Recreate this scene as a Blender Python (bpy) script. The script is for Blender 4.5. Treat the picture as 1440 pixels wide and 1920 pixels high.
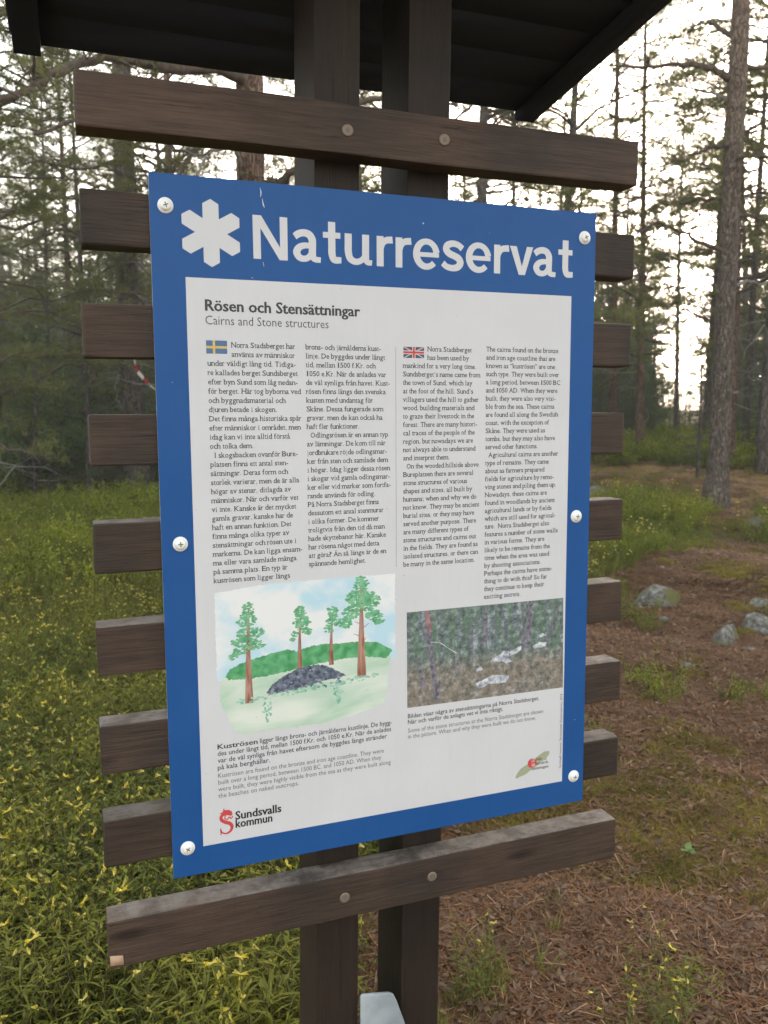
import bpy, bmesh, math, random
import numpy as np
from mathutils import Vector, Matrix
SC = bpy.context.scene
COL = SC.collection
for o in list(bpy.data.objects): bpy.data.objects.remove(o)
random.seed(7); RNG = np.random.default_rng(7)

# ------------------------------------------------------------------ camera
F_PX, ZB = 1560.0, 1.70                       # focal length in photo pixels; height of the panel's top edge
CAM = np.array([-0.10853917, -1.18439762, ZB - 0.32278839])
RC = np.array([[0.937225730202876, -0.34868989965971775, -0.004825403709403216],
               [-0.044670410267800845, -0.10632097336472739, -0.9933279443714854],
               [0.34585037963282494, 0.9311880607578942, -0.11522287277167668]])
cam = bpy.data.cameras.new('camera'); camo = bpy.data.objects.new('camera', cam); COL.objects.link(camo)
cam.sensor_width = 36; cam.sensor_fit = 'AUTO'; cam.lens = F_PX / 1920 * 36
cam.clip_start = 0.05; cam.clip_end = 2000
cam.dof.use_dof = True; cam.dof.focus_distance = 1.28; cam.dof.aperture_fstop = 9.0
camo.matrix_world = Matrix(((RC[0][0], -RC[1][0], -RC[2][0], CAM[0]), (RC[0][1], -RC[1][1], -RC[2][1], CAM[1]),
                            (RC[0][2], -RC[1][2], -RC[2][2], CAM[2]), (0, 0, 0, 1)))
SC.camera = camo

# ------------------------------------------------------------------ light
def ray(px, py):
    d = RC.T @ np.array([(px - 720) / F_PX, (py - 960) / F_PX, 1.0]); return d / np.linalg.norm(d)
SUND = ray(1285, 640)
SEL = math.asin(SUND[2]); SAZ = math.atan2(SUND[0], SUND[1])      # azimuth clockwise from +Y
world = bpy.data.worlds.new('World'); SC.world = world; world.use_nodes = True
nt = world.node_tree; nt.nodes.clear()
sky = nt.nodes.new('ShaderNodeTexSky'); sky.sky_type = 'NISHITA'; sky.sun_disc = False
sky.sun_elevation = SEL; sky.sun_rotation = SAZ; sky.air_density = 1.0; sky.dust_density = 4.0; sky.ozone_density = 1.0
hs = nt.nodes.new('ShaderNodeHueSaturation'); hs.inputs['Saturation'].default_value = 0.42
wb = nt.nodes.new('ShaderNodeMix'); wb.data_type = 'RGBA'; wb.blend_type = 'MULTIPLY'; wb.inputs[0].default_value = 1.0; wb.inputs[7].default_value = (1.03, 0.995, 0.965, 1)
bg = nt.nodes.new('ShaderNodeBackground'); bg.inputs['Strength'].default_value = 0.15
wo = nt.nodes.new('ShaderNodeOutputWorld')
nt.links.new(sky.outputs[0], hs.inputs['Color']); nt.links.new(hs.outputs[0], wb.inputs[6]); nt.links.new(wb.outputs[2], bg.inputs[0]); nt.links.new(bg.outputs[0], wo.inputs[0])
sun = bpy.data.lights.new('sun', 'SUN'); sun.energy = 1.1; sun.angle = math.radians(20); sun.color = (1.0, 0.8, 0.55)
suno = bpy.data.objects.new('sun', sun); COL.objects.link(suno)
suno.rotation_euler = Vector(SUND).to_track_quat('Z', 'Y').to_euler()
SC.view_settings.view_transform = 'Standard'; SC.view_settings.look = 'None'
SC.view_settings.exposure = 3.65; SC.view_settings.gamma = 1.0; SC.view_settings.use_curve_mapping = False
SC.cycles.max_bounces = 6; SC.cycles.diffuse_bounces = 3; SC.cycles.glossy_bounces = 2
SC.cycles.transmission_bounces = 2; SC.cycles.transparent_max_bounces = 4
SC.cycles.use_denoising = True

# ------------------------------------------------------------------ helpers
def tag(o, label=None, cat=None, group=None, kind=None):
    if label: o['label'] = label
    if cat: o['category'] = cat
    if group: o['group'] = group
    if kind: o['kind'] = kind
    return o
def empty(name, loc, rz=0.0):
    o = bpy.data.objects.new(name, None); COL.objects.link(o); o.location = loc; o.rotation_euler = (0, 0, rz)
    o.empty_display_size = 0.1; return o
class MB:
    """collects polygons for one mesh"""
    def __init__(s): s.v = []; s.f = []; s.m = []; s.n = 0
    def add(s, verts, faces, mi=0):
        s.v.append(np.asarray(verts, float).reshape(-1, 3))
        for f in faces: s.f.append([i + s.n for i in f]); s.m.append(mi)
        s.n += len(s.v[-1])
    def tris(s, V, mi=0):                     # V (n,3,3)
        V = np.asarray(V); n = len(V)
        if n == 0: return
        s.v.append(V.reshape(-1, 3)); idx = np.arange(3 * n).reshape(-1, 3) + s.n
        s.f.append(idx); s.m.append(mi); s.n += 3 * n
    def quads(s, V, mi=0):                    # V (n,4,3)
        V = np.asarray(V); n = len(V)
        if n == 0: return
        s.v.append(V.reshape(-1, 3)); idx = np.arange(4 * n).reshape(-1, 4) + s.n
        s.f.append(idx); s.m.append(mi); s.n += 4 * n
    def box(s, a, b, mi=0):
        x0, y0, z0 = a; x1, y1, z1 = b
        s.add([(x0, y0, z0), (x1, y0, z0), (x1, y1, z0), (x0, y1, z0), (x0, y0, z1), (x1, y0, z1), (x1, y1, z1), (x0, y1, z1)],
              [(0, 3, 2, 1), (4, 5, 6, 7), (0, 1, 5, 4), (1, 2, 6, 5), (2, 3, 7, 6), (3, 0, 4, 7)], mi)
    def tube(s, pts, rad, sides=6, mi=0, cap=True, rough=0.0):
        pts = np.asarray(pts, float); n = len(pts)
        T = np.gradient(pts, axis=0); T /= np.linalg.norm(T, axis=1)[:, None] + 1e-9
        u = np.cross(T[0], [0.31, 0.87, 0.37]); u /= np.linalg.norm(u)
        rings = []
        ang = np.arange(sides) * 2 * math.pi / sides
        for i in range(n):
            u = u - T[i] * (u @ T[i]); u /= np.linalg.norm(u); w = np.cross(T[i], u)
            rr = rad[i] * (1 + rough * (RNG.random(sides) - .5))
            rings.append(pts[i] + (np.cos(ang) * rr)[:, None] * u + (np.sin(ang) * rr)[:, None] * w)
        F = []
        for i in range(n - 1):
            for k in range(sides):
                k2 = (k + 1) % sides
                F.append((i * sides + k, i * sides + k2, (i + 1) * sides + k2, (i + 1) * sides + k))
        if cap: F.append(tuple(range((n - 1) * sides, n * sides))); F.append(tuple(range(sides))[::-1])
        s.add(np.concatenate(rings), F, mi)
    def mesh(s, name, mats, smooth=False):
        me = bpy.data.meshes.new(name)
        V = np.concatenate(s.v); loops = []; starts = []; mi = []; pos = 0
        for f, m in zip(s.f, s.m):
            if isinstance(f, np.ndarray):
                k = f.shape[1]; loops.append(f.ravel()); starts.append(pos + np.arange(len(f)) * k); mi.append(np.full(len(f), m)); pos += f.size
            else:
                loops.append(np.array(f)); starts.append(np.array([pos])); mi.append(np.array([m])); pos += len(f)
        L = np.concatenate(loops); S = np.concatenate(starts); M = np.concatenate(mi)
        me.vertices.add(len(V)); me.vertices.foreach_set('co', V.ravel().astype(np.float32))
        me.loops.add(len(L)); me.loops.foreach_set('vertex_index', L.astype(np.int32))
        me.polygons.add(len(S)); me.polygons.foreach_set('loop_start', S.astype(np.int32))
        me.polygons.foreach_set('material_index', M.astype(np.int32))
        for m in (mats if isinstance(mats, (list, tuple)) else [mats]): me.materials.append(m)
        me.update(calc_edges=True); me.validate()
        if smooth: me.polygons.foreach_set('use_smooth', np.ones(len(me.polygons), bool))
        return me
    def build(s, name, mats, parent=None, loc=None, smooth=False, label=None):
        o = bpy.data.objects.new(name, s.mesh(name, mats, smooth)); COL.objects.link(o)
        if parent is not None: o.parent = parent
        if loc is not None: o.location = loc
        if label: o['label'] = label
        return o

# ------------------------------------------------------------------ materials
class MT:
    def __init__(s, name):
        s.m = bpy.data.materials.new(name); s.m.use_nodes = True; s.t = s.m.node_tree
        s.b = s.t.nodes['Principled BSDF']; s.out = s.t.nodes['Material Output']; s.b.inputs['Specular IOR Level'].default_value = 0.3
    def n(s, typ, **kw):
        x = s.t.nodes.new(typ)
        for k, v in kw.items():
            if k in x.inputs: x.inputs[k].default_value = v
            else: setattr(x, k, v)
        return x
    def l(s, a, b): s.t.links.new(a, b)
    def coord(s, scale=(1, 1, 1), kind='Object', rot=(0, 0, 0)):
        tc = s.n('ShaderNodeTexCoord'); mp = s.n('ShaderNodeMapping'); mp.inputs['Scale'].default_value = scale; mp.inputs['Rotation'].default_value = rot
        s.l(tc.outputs[kind], mp.inputs['Vector']); return mp.outputs[0]
    def noise(s, vec, scale, detail=4, rough=0.55, dist=0.0):
        x = s.n('ShaderNodeTexNoise'); x.inputs['Scale'].default_value = scale; x.inputs['Detail'].default_value = detail
        x.inputs['Roughness'].default_value = rough; x.inputs['Distortion'].default_value = dist
        s.l(vec, x.inputs['Vector']); return x.outputs['Fac']
    def ramp(s, fac, stops):
        x = s.n('ShaderNodeValToRGB'); cr = x.color_ramp
        while len(cr.elements) < len(stops): cr.elements.new(0.5)
        for e, (p, c) in zip(cr.elements, stops): e.position = p; e.color = (c[0], c[1], c[2], 1)
        s.l(fac, x.inputs[0]); return x.outputs[0]
    def mix(s, fac, a, b, mode='MIX'):
        x = s.n('ShaderNodeMix', data_type='RGBA', blend_type=mode)
        for sock, v in ((x.inputs[0], fac), (x.inputs[6], a), (x.inputs[7], b)):
            if hasattr(v, 'is_linked') or hasattr(v, 'links'): s.l(v, sock)
            elif isinstance(v, (int, float)): sock.default_value = v
            else: sock.default_value = (v[0], v[1], v[2], 1)
        return x.outputs[2]
    def color(s, c):
        if isinstance(c, (tuple, list)): s.b.inputs['Base Color'].default_value = (c[0], c[1], c[2], 1)
        else: s.l(c, s.b.inputs['Base Color'])
    def bump(s, h, strength=0.5, dist=0.01):
        x = s.n('ShaderNodeBump'); x.inputs['Strength'].default_value = strength; x.inputs['Distance'].default_value = dist
        s.l(h, x.inputs['Height']); s.l(x.outputs[0], s.b.inputs['Normal'])
def flat(name, c, rough=0.5, spec=0.3, metal=0.0):
    t = MT(name); t.color(c); t.b.inputs['Roughness'].default_value = rough; t.b.inputs['Specular IOR Level'].default_value = spec; t.b.inputs['Metallic'].default_value = metal
    return t.m
def varied(name, a, b, scale=8, rough=0.7, bump=0.0, rnd=0.0):
    t = MT(name); v = t.coord(); f = t.noise(v, scale); c = t.ramp(f, [(0.3, a), (0.7, b)])
    if rnd:
        oi = t.n('ShaderNodeObjectInfo'); h = t.n('ShaderNodeHueSaturation'); mr = t.n('ShaderNodeMapRange')
        mr.inputs['To Min'].default_value = 1 - rnd; mr.inputs['To Max'].default_value = 1 + rnd
        t.l(oi.outputs['Random'], mr.inputs['Value']); t.l(mr.outputs[0], h.inputs['Value']); t.l(c, h.inputs['Color']); c = h.outputs[0]
    t.color(c); t.b.inputs['Roughness'].default_value = rough
    if bump: t.bump(f, bump, 0.01)
    return t.m
def leafmat(name, a, b, scale=6.0, trans=0.35, rnd=0.25, rough=0.55, world=False):
    t = MT(name); v = t.coord(kind='Object')
    if world:
        g = t.n('ShaderNodeNewGeometry'); v = g.outputs['Position']
    f = t.noise(v, scale, 2); c = t.ramp(f, [(0.33, a), (0.67, b)])
    oi = t.n('ShaderNodeObjectInfo'); h = t.n('ShaderNodeHueSaturation'); mr = t.n('ShaderNodeMapRange')
    mr.inputs['To Min'].default_value = 1 - rnd; mr.inputs['To Max'].default_value = 1 + rnd
    t.l(oi.outputs['Random'], mr.inputs['Value']); t.l(mr.outputs[0], h.inputs['Value']); t.l(c, h.inputs['Color'])
    d = t.n('ShaderNodeBsdfDiffuse'); tr = t.n('ShaderNodeBsdfTranslucent'); gl = t.n('ShaderNodeBsdfGlossy'); gl.inputs['Roughness'].default_value = rough
    gl.inputs['Color'].default_value = (.5, .5, .5, 1)
    t.l(h.outputs[0], d.inputs['Color']); t.l(h.outputs[0], tr.inputs['Color'])
    m1 = t.n('ShaderNodeMixShader'); m1.inputs[0].default_value = trans; t.l(d.outputs[0], m1.inputs[1]); t.l(tr.outputs[0], m1.inputs[2])
    m2 = t.n('ShaderNodeMixShader'); m2.inputs[0].default_value = 0.05; t.l(m1.outputs[0], m2.inputs[1]); t.l(gl.outputs[0], m2.inputs[2])
    t.l(m2.outputs[0], t.out.inputs['Surface']); return t.m
def woodmat(name, dark, light, axis='x', weather=None, knots=True):
    t = MT(name)
    sc = {'x': (1.2, 30, 30), 'z': (30, 30, 1.2), 'y': (30, 1.2, 30)}[axis]
    oi = t.n('ShaderNodeObjectInfo'); tc = t.n('ShaderNodeTexCoord'); ad = t.n('ShaderNodeVectorMath', operation='ADD'); sm = t.n('ShaderNodeVectorMath', operation='SCALE')
    cx = t.n('ShaderNodeCombineXYZ'); t.l(oi.outputs['Random'], cx.inputs[0]); t.l(oi.outputs['Random'], cx.inputs[1]); t.l(oi.outputs['Random'], cx.inputs[2])
    t.l(cx.outputs[0], sm.inputs[0]); sm.inputs['Scale'].default_value = 7.0; t.l(tc.outputs['Object'], ad.inputs[0]); t.l(sm.outputs[0], ad.inputs[1])
    mp = t.n('ShaderNodeMapping'); mp.inputs['Scale'].default_value = sc; t.l(ad.outputs[0], mp.inputs['Vector'])
    g = t.noise(mp.outputs[0], 4.0, 5, 0.6, 0.4)
    g2 = t.noise(mp.outputs[0], 14.0, 3, 0.6, 0.2)
    big = t.noise(ad.outputs[0], 5.0, 3, 0.6)
    c = t.ramp(g, [(0.3, dark), (0.72, light)])
    c2 = t.ramp(g2, [(0.25, tuple(x * 0.6 for x in dark)), (0.6, light)])
    c = t.mix(0.45, c, c2)
    kn = t.n('ShaderNodeTexVoronoi'); kn.inputs['Scale'].default_value = 1.0; mk = t.n('ShaderNodeMapping'); mk.inputs['Scale'].default_value = {'x': (3.2, 2, 11), 'z': (11, 2, 3.2), 'y': (11, 3, 11)}[axis]
    t.l(ad.outputs[0], mk.inputs['Vector']); t.l(mk.outputs[0], kn.inputs['Vector']); c = t.mix(t.ramp(kn.outputs['Distance'], [(0.05, (.85, .85, .85)), (0.12, (0, 0, 0))]), c, tuple(x * .35 for x in dark))
    blotch = t.ramp(big, [(0.33, (0.62, 0.66, 0.70)), (0.66, (1.3, 1.2, 1.1))])
    c = t.mix(1.0, c, blotch, 'MULTIPLY')
    if weather:
        w = t.noise(ad.outputs[0], 30.0, 5, 0.7); wf = t.ramp(w, [(0.42, (0, 0, 0)), (0.62, (1, 1, 1))])
        c = t.mix(wf, c, weather)
    # fine checks along the grain
    ck = t.noise(mp.outputs[0], 6.0, 6, 0.75, 0.6); cf = t.ramp(ck, [(0.34, (0.2, 0.2, 0.2)), (0.41, (1, 1, 1))])
    c = t.mix(1.0, c, cf, 'MULTIPLY')
    hv = t.n('ShaderNodeHueSaturation'); mv_ = t.n('ShaderNodeMapRange'); mv_.inputs['To Min'].default_value = 0.78; mv_.inputs['To Max'].default_value = 1.22
    t.l(oi.outputs['Random'], mv_.inputs['Value']); t.l(mv_.outputs[0], hv.inputs['Value']); t.l(c, hv.inputs['Color']); c = hv.outputs[0]
    t.color(c); t.b.inputs['Roughness'].default_value = 0.62
    t.bump(t.mix(0.5, g2, ck), 0.8, 0.0025)
    return t.m
def barkmat(name, a, b, c3, sc=1.0, up=None):
    t = MT(name); v = t.coord((7 * sc, 7 * sc, 2.0 * sc)); vo = t.n('ShaderNodeTexVoronoi'); vo.inputs['Scale'].default_value = 3.2; vo.feature = 'DISTANCE_TO_EDGE'
    ns = t.n('ShaderNodeTexNoise'); ns.inputs['Scale'].default_value = 3.0; t.l(v, ns.inputs['Vector'])
    wv = t.n('ShaderNodeVectorMath', operation='ADD'); t.l(v, wv.inputs[0]); t.l(ns.outputs['Color'], wv.inputs[1]); t.l(wv.outputs[0], vo.inputs['Vector'])
    cr = t.ramp(vo.outputs['Distance'], [(0.0, (0, 0, 0)), (0.16, (1, 1, 1))])
    n1 = t.noise(v, 2.5, 6, 0.7); col = t.ramp(n1, [(0.3, a), (0.52, b), (0.72, c3)])
    if up:
        tc = t.n('ShaderNodeTexCoord'); sx = t.n('ShaderNodeSeparateXYZ'); t.l(tc.outputs['Object'], sx.inputs[0])
        mr = t.n('ShaderNodeMapRange'); mr.inputs['From Min'].default_value = 2.6; mr.inputs['From Max'].default_value = 6.0; t.l(sx.outputs[2], mr.inputs['Value'])
        col = t.mix(mr.outputs[0], col, t.ramp(n1, [(0.3, up[0]), (0.7, up[1])]))
    col = t.mix(1.0, col, t.ramp(cr, [(0, (0.35, 0.33, 0.3)), (1, (1, 1, 1))]), 'MULTIPLY')
    t.color(col); t.b.inputs['Roughness'].default_value = 0.9
    t.bump(t.mix(0.45, cr, n1), 1.0, 0.03)
    return t.m

# ------------------------------------------------------------------ terrain
FW = RC[2][:2] / np.linalg.norm(RC[2][:2]); RT = np.array([FW[1], -FW[0]])
def sstep(a, b, x): t = np.clip((x - a) / (b - a), 0, 1); return t * t * (3 - 2 * t)
def terrain(x, y):
    x = np.asarray(x, float); y = np.asarray(y, float)
    d = (x - CAM[0]) * FW[0] + (y - CAM[1]) * FW[1]; r = (x - CAM[0]) * RT[0] + (y - CAM[1]) * RT[1]
    s = sstep(-2.5, 3.0, r)
    z = np.clip(d - 2.5, 0, 16) * (0.012 + 0.030 * s)
    amp = sstep(2.5, 7, d)
    z = z + amp * (0.07 * np.sin(x * 0.9 + 1.3) * np.cos(y * 0.7 + .4) + 0.05 * np.sin(x * 2.1 + y * 1.3))
    z = z + 0.012 * np.sin(x * 5.1 + 2 * y) * np.cos(y * 4.3 - x) + 0.006 * np.sin(13 * x + 4) * np.sin(11 * y + 2)
    far = sstep(30, 140, np.hypot(d, r))
    return z + far * 2.5 * (0.5 + 0.5 * np.sin(x * 0.03) * np.cos(y * 0.04))
def gp(px, py, cap=70.0):
    d = ray(px, py); t = np.linspace(0.8, cap, 6000); P = CAM[None] + d[None] * t[:, None]
    below = P[:, 2] < terrain(P[:, 0], P[:, 1])
    i = int(np.argmax(below)) if below.any() else len(t) - 1
    q = P[i]; q = np.array([q[0], q[1], float(terrain(q[0], q[1]))]); return q
def at_dist(px, py, dist):                    # point on the sight line at a horizontal distance
    d = ray(px, py); return CAM + d * dist / math.hypot(d[0], d[1])
def poly(pxs): return np.array([gp(*p)[:2] for p in pxs])
def inpoly(P, Q):
    x, y = P[:, 0], P[:, 1]; ins = np.zeros(len(P), bool); j = len(Q) - 1
    for i in range(len(Q)):
        xi, yi = Q[i]; xj, yj = Q[j]
        c = ((yi > y) != (yj > y)) & (x < (xj - xi) * (y - yi) / (yj - yi + 1e-12) + xi); ins ^= c; j = i
    return ins

MEADOW = poly([(-900, 1960), (-1100, 1200), (-900, 930), (-300, 872), (0, 866), (300, 866), (600, 866), (900, 872), (1100, 905), (1230, 915), (1295, 935), (1325, 990), (1425, 990), (1465, 950), (1600, 945), (1800, 945),
               (1800, 1030), (1440, 1015), (1290, 1010), (1180, 1070), (1110, 1090), (950, 1260), (800, 1500), (730, 1610), (640, 1690), (590, 1760), (560, 1850), (590, 1990)])
PATCH = poly([(930, 1720), (1040, 1670), (1160, 1740), (1270, 1800), (1270, 1990), (920, 1990)])
SHRUB_FAR = poly([(1380, 806), (1700, 806), (1700, 870), (1420, 880)])

mg = MT('forest_floor'); v = mg.coord(kind='Object')
n1 = mg.noise(v, 1.3, 5, 0.6); n2 = mg.noise(v, 38, 8, 0.82); n3 = mg.noise(v, 7, 5, 0.65, 0.5)
litter = mg.ramp(n2, [(0.34, (0.022, 0.013, 0.007)), (0.5, (0.125, 0.068, 0.027)), (0.62, (0.33, 0.205, 0.10))])
moss = mg.ramp(n2, [(0.3, (0.060, 0.045, 0.014)), (0.7, (0.18, 0.13, 0.035))])
mf = mg.ramp(n3, [(0.50, (0, 0, 0)), (0.62, (1, 1, 1))])
at = mg.n('ShaderNodeAttribute'); at.attribute_name = 'meadow'
orange = mg.ramp(n2, [(0.36, (0.065, 0.038, 0.014)), (0.5, (0.24, 0.135, 0.042)), (0.62, (0.44, 0.29, 0.12))])
n5 = mg.noise(v, 2.6, 4, 0.6, 0.4); litter = mg.mix(mg.ramp(n5, [(0.36, (0, 0, 0)), (0.54, (1, 1, 1))]), litter, orange)
n6 = mg.noise(v, 5.5, 4, 0.65, 0.6); litter = mg.mix(mg.ramp(n6, [(0.60, (0, 0, 0)), (0.70, (1, 1, 1))]), litter, (0.035, 0.024, 0.018))
c = mg.mix(mf, litter, mg.mix(0.45, litter, moss))
green = mg.ramp(n2, [(0.3, (0.034, 0.026, 0.010)), (0.7, (0.10, 0.082, 0.020))])
c = mg.mix(at.outputs['Fac'], c, green)
mg.color(c); mg.b.inputs['Roughness'].default_value = 0.95; mg.bump(n2, 0.9, 0.012)
# ground sheet: rings that widen with distance, all round the camera
rr = np.concatenate([np.linspace(0.02, 5, 90), 5 * (600 / 5.0) ** (np.arange(1, 90) / 89.0)])
aa = np.arange(240) * 2 * math.pi / 240
X = CAM[0] + rr[:, None] * np.sin(aa)[None]; Y = CAM[1] + rr[:, None] * np.cos(aa)[None]
Z = terrain(X, Y); Vg = np.stack([X, Y, Z], -1).reshape(-1, 3)
I, J = np.meshgrid(np.arange(len(rr) - 1), np.arange(240), indexing='ij'); J2 = (J + 1) % 240
Fg = np.stack([I * 240 + J, (I + 1) * 240 + J, (I + 1) * 240 + J2, I * 240 + J2], -1).reshape(-1, 4)[:, ::-1]
g = MB(); g.v.append(Vg); g.f.append(Fg); g.m.append(0); g.n = len(Vg)
ground = g.build('ground', mg.m, smooth=True); ground['kind'] = 'structure'
att = ground.data.attributes.new('meadow', 'FLOAT', 'POINT')
mv = (inpoly(Vg, MEADOW) | inpoly(Vg, SHRUB_FAR)).astype(np.float32)
far_ = np.hypot(Vg[:, 0] - CAM[0], Vg[:, 1] - CAM[1]) > 30
mv[far_] = 0.7
att.data.foreach_set('value', mv)

# ------------------------------------------------------------------ sign
M_WOOD = woodmat('stained_wood', (0.020, 0.0128, 0.0098), (0.056, 0.0372, 0.0280), 'x')
M_WOODT = woodmat('weathered_wood', (0.045, 0.036, 0.029), (0.10, 0.082, 0.068), 'x', weather=(0.16, 0.135, 0.118))
M_POST = woodmat('stained_post', (0.0095, 0.0062, 0.0046), (0.024, 0.0148, 0.0105), 'z')
M_END = woodmat('end_grain', (0.020, 0.015, 0.012), (0.05, 0.037, 0.028), 'y')
M_BARE = flat('bare_wood', (0.42, 0.28, 0.19), 0.8)
M_ROOF = varied('tarred_boards', (0.026, 0.029, 0.042), (0.028, 0.031, 0.044), 9, 1.0, 0.0)
M_ROOF.node_tree.nodes['Principled BSDF'].inputs['Specular IOR Level'].default_value = 0.02
M_FELT = varied('roofing_felt', (0.02, 0.02, 0.022), (0.05, 0.05, 0.052), 60, 0.95, 0.4)
def lam(name, c, r=0.38):
    t = MT(name); v = t.coord(); n = t.noise(v, 9, 4); n2 = t.noise(v, 260, 2)
    col = t.mix(t.ramp(n, [(0.3, (0, 0, 0)), (0.7, (1, 1, 1))]), c, tuple(min(1, x * 1.05 + 0.003) for x in c))
    st = t.noise(t.coord((26, 1, 1.6)), 5, 5, 0.7); sp = t.noise(v, 420, 2, 0.5)
    col = t.mix(1.0, col, t.ramp(st, [(0.30, (0.972, 0.972, 0.965)), (0.52, (1, 1, 1))]), 'MULTIPLY'); col = t.mix(1.0, col, t.ramp(sp, [(0.22, (0.62, 0.60, 0.52)), (0.27, (1, 1, 1))]), 'MULTIPLY'); t.color(col)
    rr = t.n('ShaderNodeMapRange'); rr.inputs['To Min'].default_value = r - 0.06; rr.inputs['To Max'].default_value = r + 0.1; t.l(n, rr.inputs['Value']); t.l(rr.outputs[0], t.b.inputs['Roughness'])
    t.b.inputs['Specular IOR Level'].default_value = 0.22; t.bump(n2, 0.03, 0.0005); return t.m
M_BLUE = lam('blue_print', (0.0085, 0.068, 0.235))
M_WHITE = lam('white_print', (0.530, 0.532, 0.560), 0.45)
M_ALU = flat('panel_edge', (0.45, 0.47, 0.48), 0.45, 0.5)
M_TEXT = flat('grey_print', (0.045, 0.045, 0.05), 0.5)
M_TEXT2 = flat('dark_grey_print', (0.085, 0.085, 0.09), 0.5)
M_BLACK = flat('black_print', (0.02, 0.018, 0.02), 0.5)
M_SCREWW = flat('white_screw_paint', (0.74, 0.74, 0.72), 0.3, 0.5)
M_SLOT = flat('screw_slot', (0.12, 0.12, 0.11), 0.7)
M_SCREW = flat('yellow_zinc_screw', (0.19, 0.14, 0.105), 0.55, 0.5, 0.35)
M_GALV = varied('galvanised_steel', (0.22, 0.25, 0.27), (0.40, 0.44, 0.47), 14, 0.45, 0.05)

SX, SY = 0.353, 0.096
sign = empty('information_sign', (SX, SY, 0))
tag(sign, 'brown timber notice stand with small roof and blue framed nature reserve information panel', 'information sign')
OFF = (-SX, -SY, 0)
def plank(name, a, b, mats, parent, loc, face_mats=None, bev=0.0025, jit=0.0012, seg=14, axis=0, lean=0.0):
    """plank as a bevelled, subdivided, slightly uneven bar; face_mats: function(normal)->slot"""
    bm = bmesh.new(); bmesh.ops.create_cube(bm, size=1)
    c = [(p + q) / 2 for p, q in zip(a, b)]; s = [q - p for p, q in zip(a, b)]
    for v in bm.verts: v.co = Vector((v.co.x * s[0] + c[0], v.co.y * s[1] + c[1], v.co.z * s[2] + c[2]))
    bmesh.ops.bevel(bm, geom=bm.edges[:], offset=bev, segments=2, affect='EDGES', profile=0.6)
    L = s[axis]
    for i in range(1, seg):
        pc = list(c); pc[axis] = a[axis] + L * i / seg; no = [0, 0, 0]; no[axis] = 1
        bmesh.ops.bisect_plane(bm, geom=bm.verts[:] + bm.edges[:] + bm.faces[:], plane_co=pc, plane_no=no)
    ph = random.random() * 9
    for v in bm.verts:
        q = v.co[axis] * 9
        for k in range(3):
            if k != axis: v.co[k] += jit * (math.sin(q + ph + k * 2) * .6 + random.uniform(-.3, .3))
        if abs(v.co[axis] - a[axis]) < 1e-4 or abs(v.co[axis] - b[axis]) < 1e-4: v.co[axis] += random.uniform(-.001, .001)
        if lean: v.co.x += lean * (v.co.z - 1.7)
    bm.normal_update()
    for f in bm.faces:
        f.smooth = False
        if face_mats: f.material_index = face_mats(f.normal)
    me = bpy.data.meshes.new(name); bm.to_mesh(me); bm.free()
    for m in mats: me.materials.append(m)
    o = bpy.data.objects.new(name, me); COL.objects.link(o); o.parent = parent; o.location = loc
    return o
# posts
LEAN = 0.0105
for x0 in (0.2425, 0.3915):
    plank('post', (x0, 0.0502, 0.12), (x0 + 0.0705, 0.1702, 2.045), [M_POST, M_END], sign, OFF, axis=2, seg=20, bev=0.003, lean=LEAN)
# slats
VT = [-.1215, .0262, .1735, .3212, .4690, .6140, .7565, .8960, 1.0510]
XL = [-.088, -.0876, -.0907, -.0884, -.0892, -.0912, -.0927, -.0935, -.0946]
XR = [.7815, .7800, .7775, .7690, .7705, .7730, .7757, .7748, .7752]
slats = []
def smat(n):
    if n.z > 0.75: return 1
    if abs(n.x) > 0.75: return 2
    return 0
for i in range(9):
    zt = ZB - VT[i] * 0.995; h = 0.0705 + random.uniform(-.001, .001)
    if i == 8: h = 0.073
    slats.append(plank('slat', (XL[i], 0.0042, zt - h), (XR[i], 0.0492, zt), [M_WOOD, M_WOODT, M_END], sign, OFF, smat, seg=22, bev=0.003))
slats[0]['label'] = 'top slat above the blue panel'; slats[8]['label'] = 'bottom slat with a pale bare chip at its lower left corner'
for i in range(1, 8): slats[i]['label'] = 'slat behind the blue panel'
# pale chip in the bottom slat
m = MB(); m.add([(-.0925, .0030, ZB - 1.1115), (-.0740, .0030, ZB - 1.1135), (-.0745, .0030, ZB - 1.0995), (-.0925, .0030, ZB - 1.0965),
                 (-.0925, .0046, ZB - 1.1115), (-.0740, .0046, ZB - 1.1135), (-.0745, .0046, ZB - 1.0995), (-.0925, .0046, ZB - 1.0965)],
                [(0, 1, 2, 3), (0, 4, 5, 1), (1, 5, 6, 2), (2, 6, 7, 3), (3, 7, 4, 0)])
m.build('bare_chip', M_BARE, slats[8])

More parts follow.
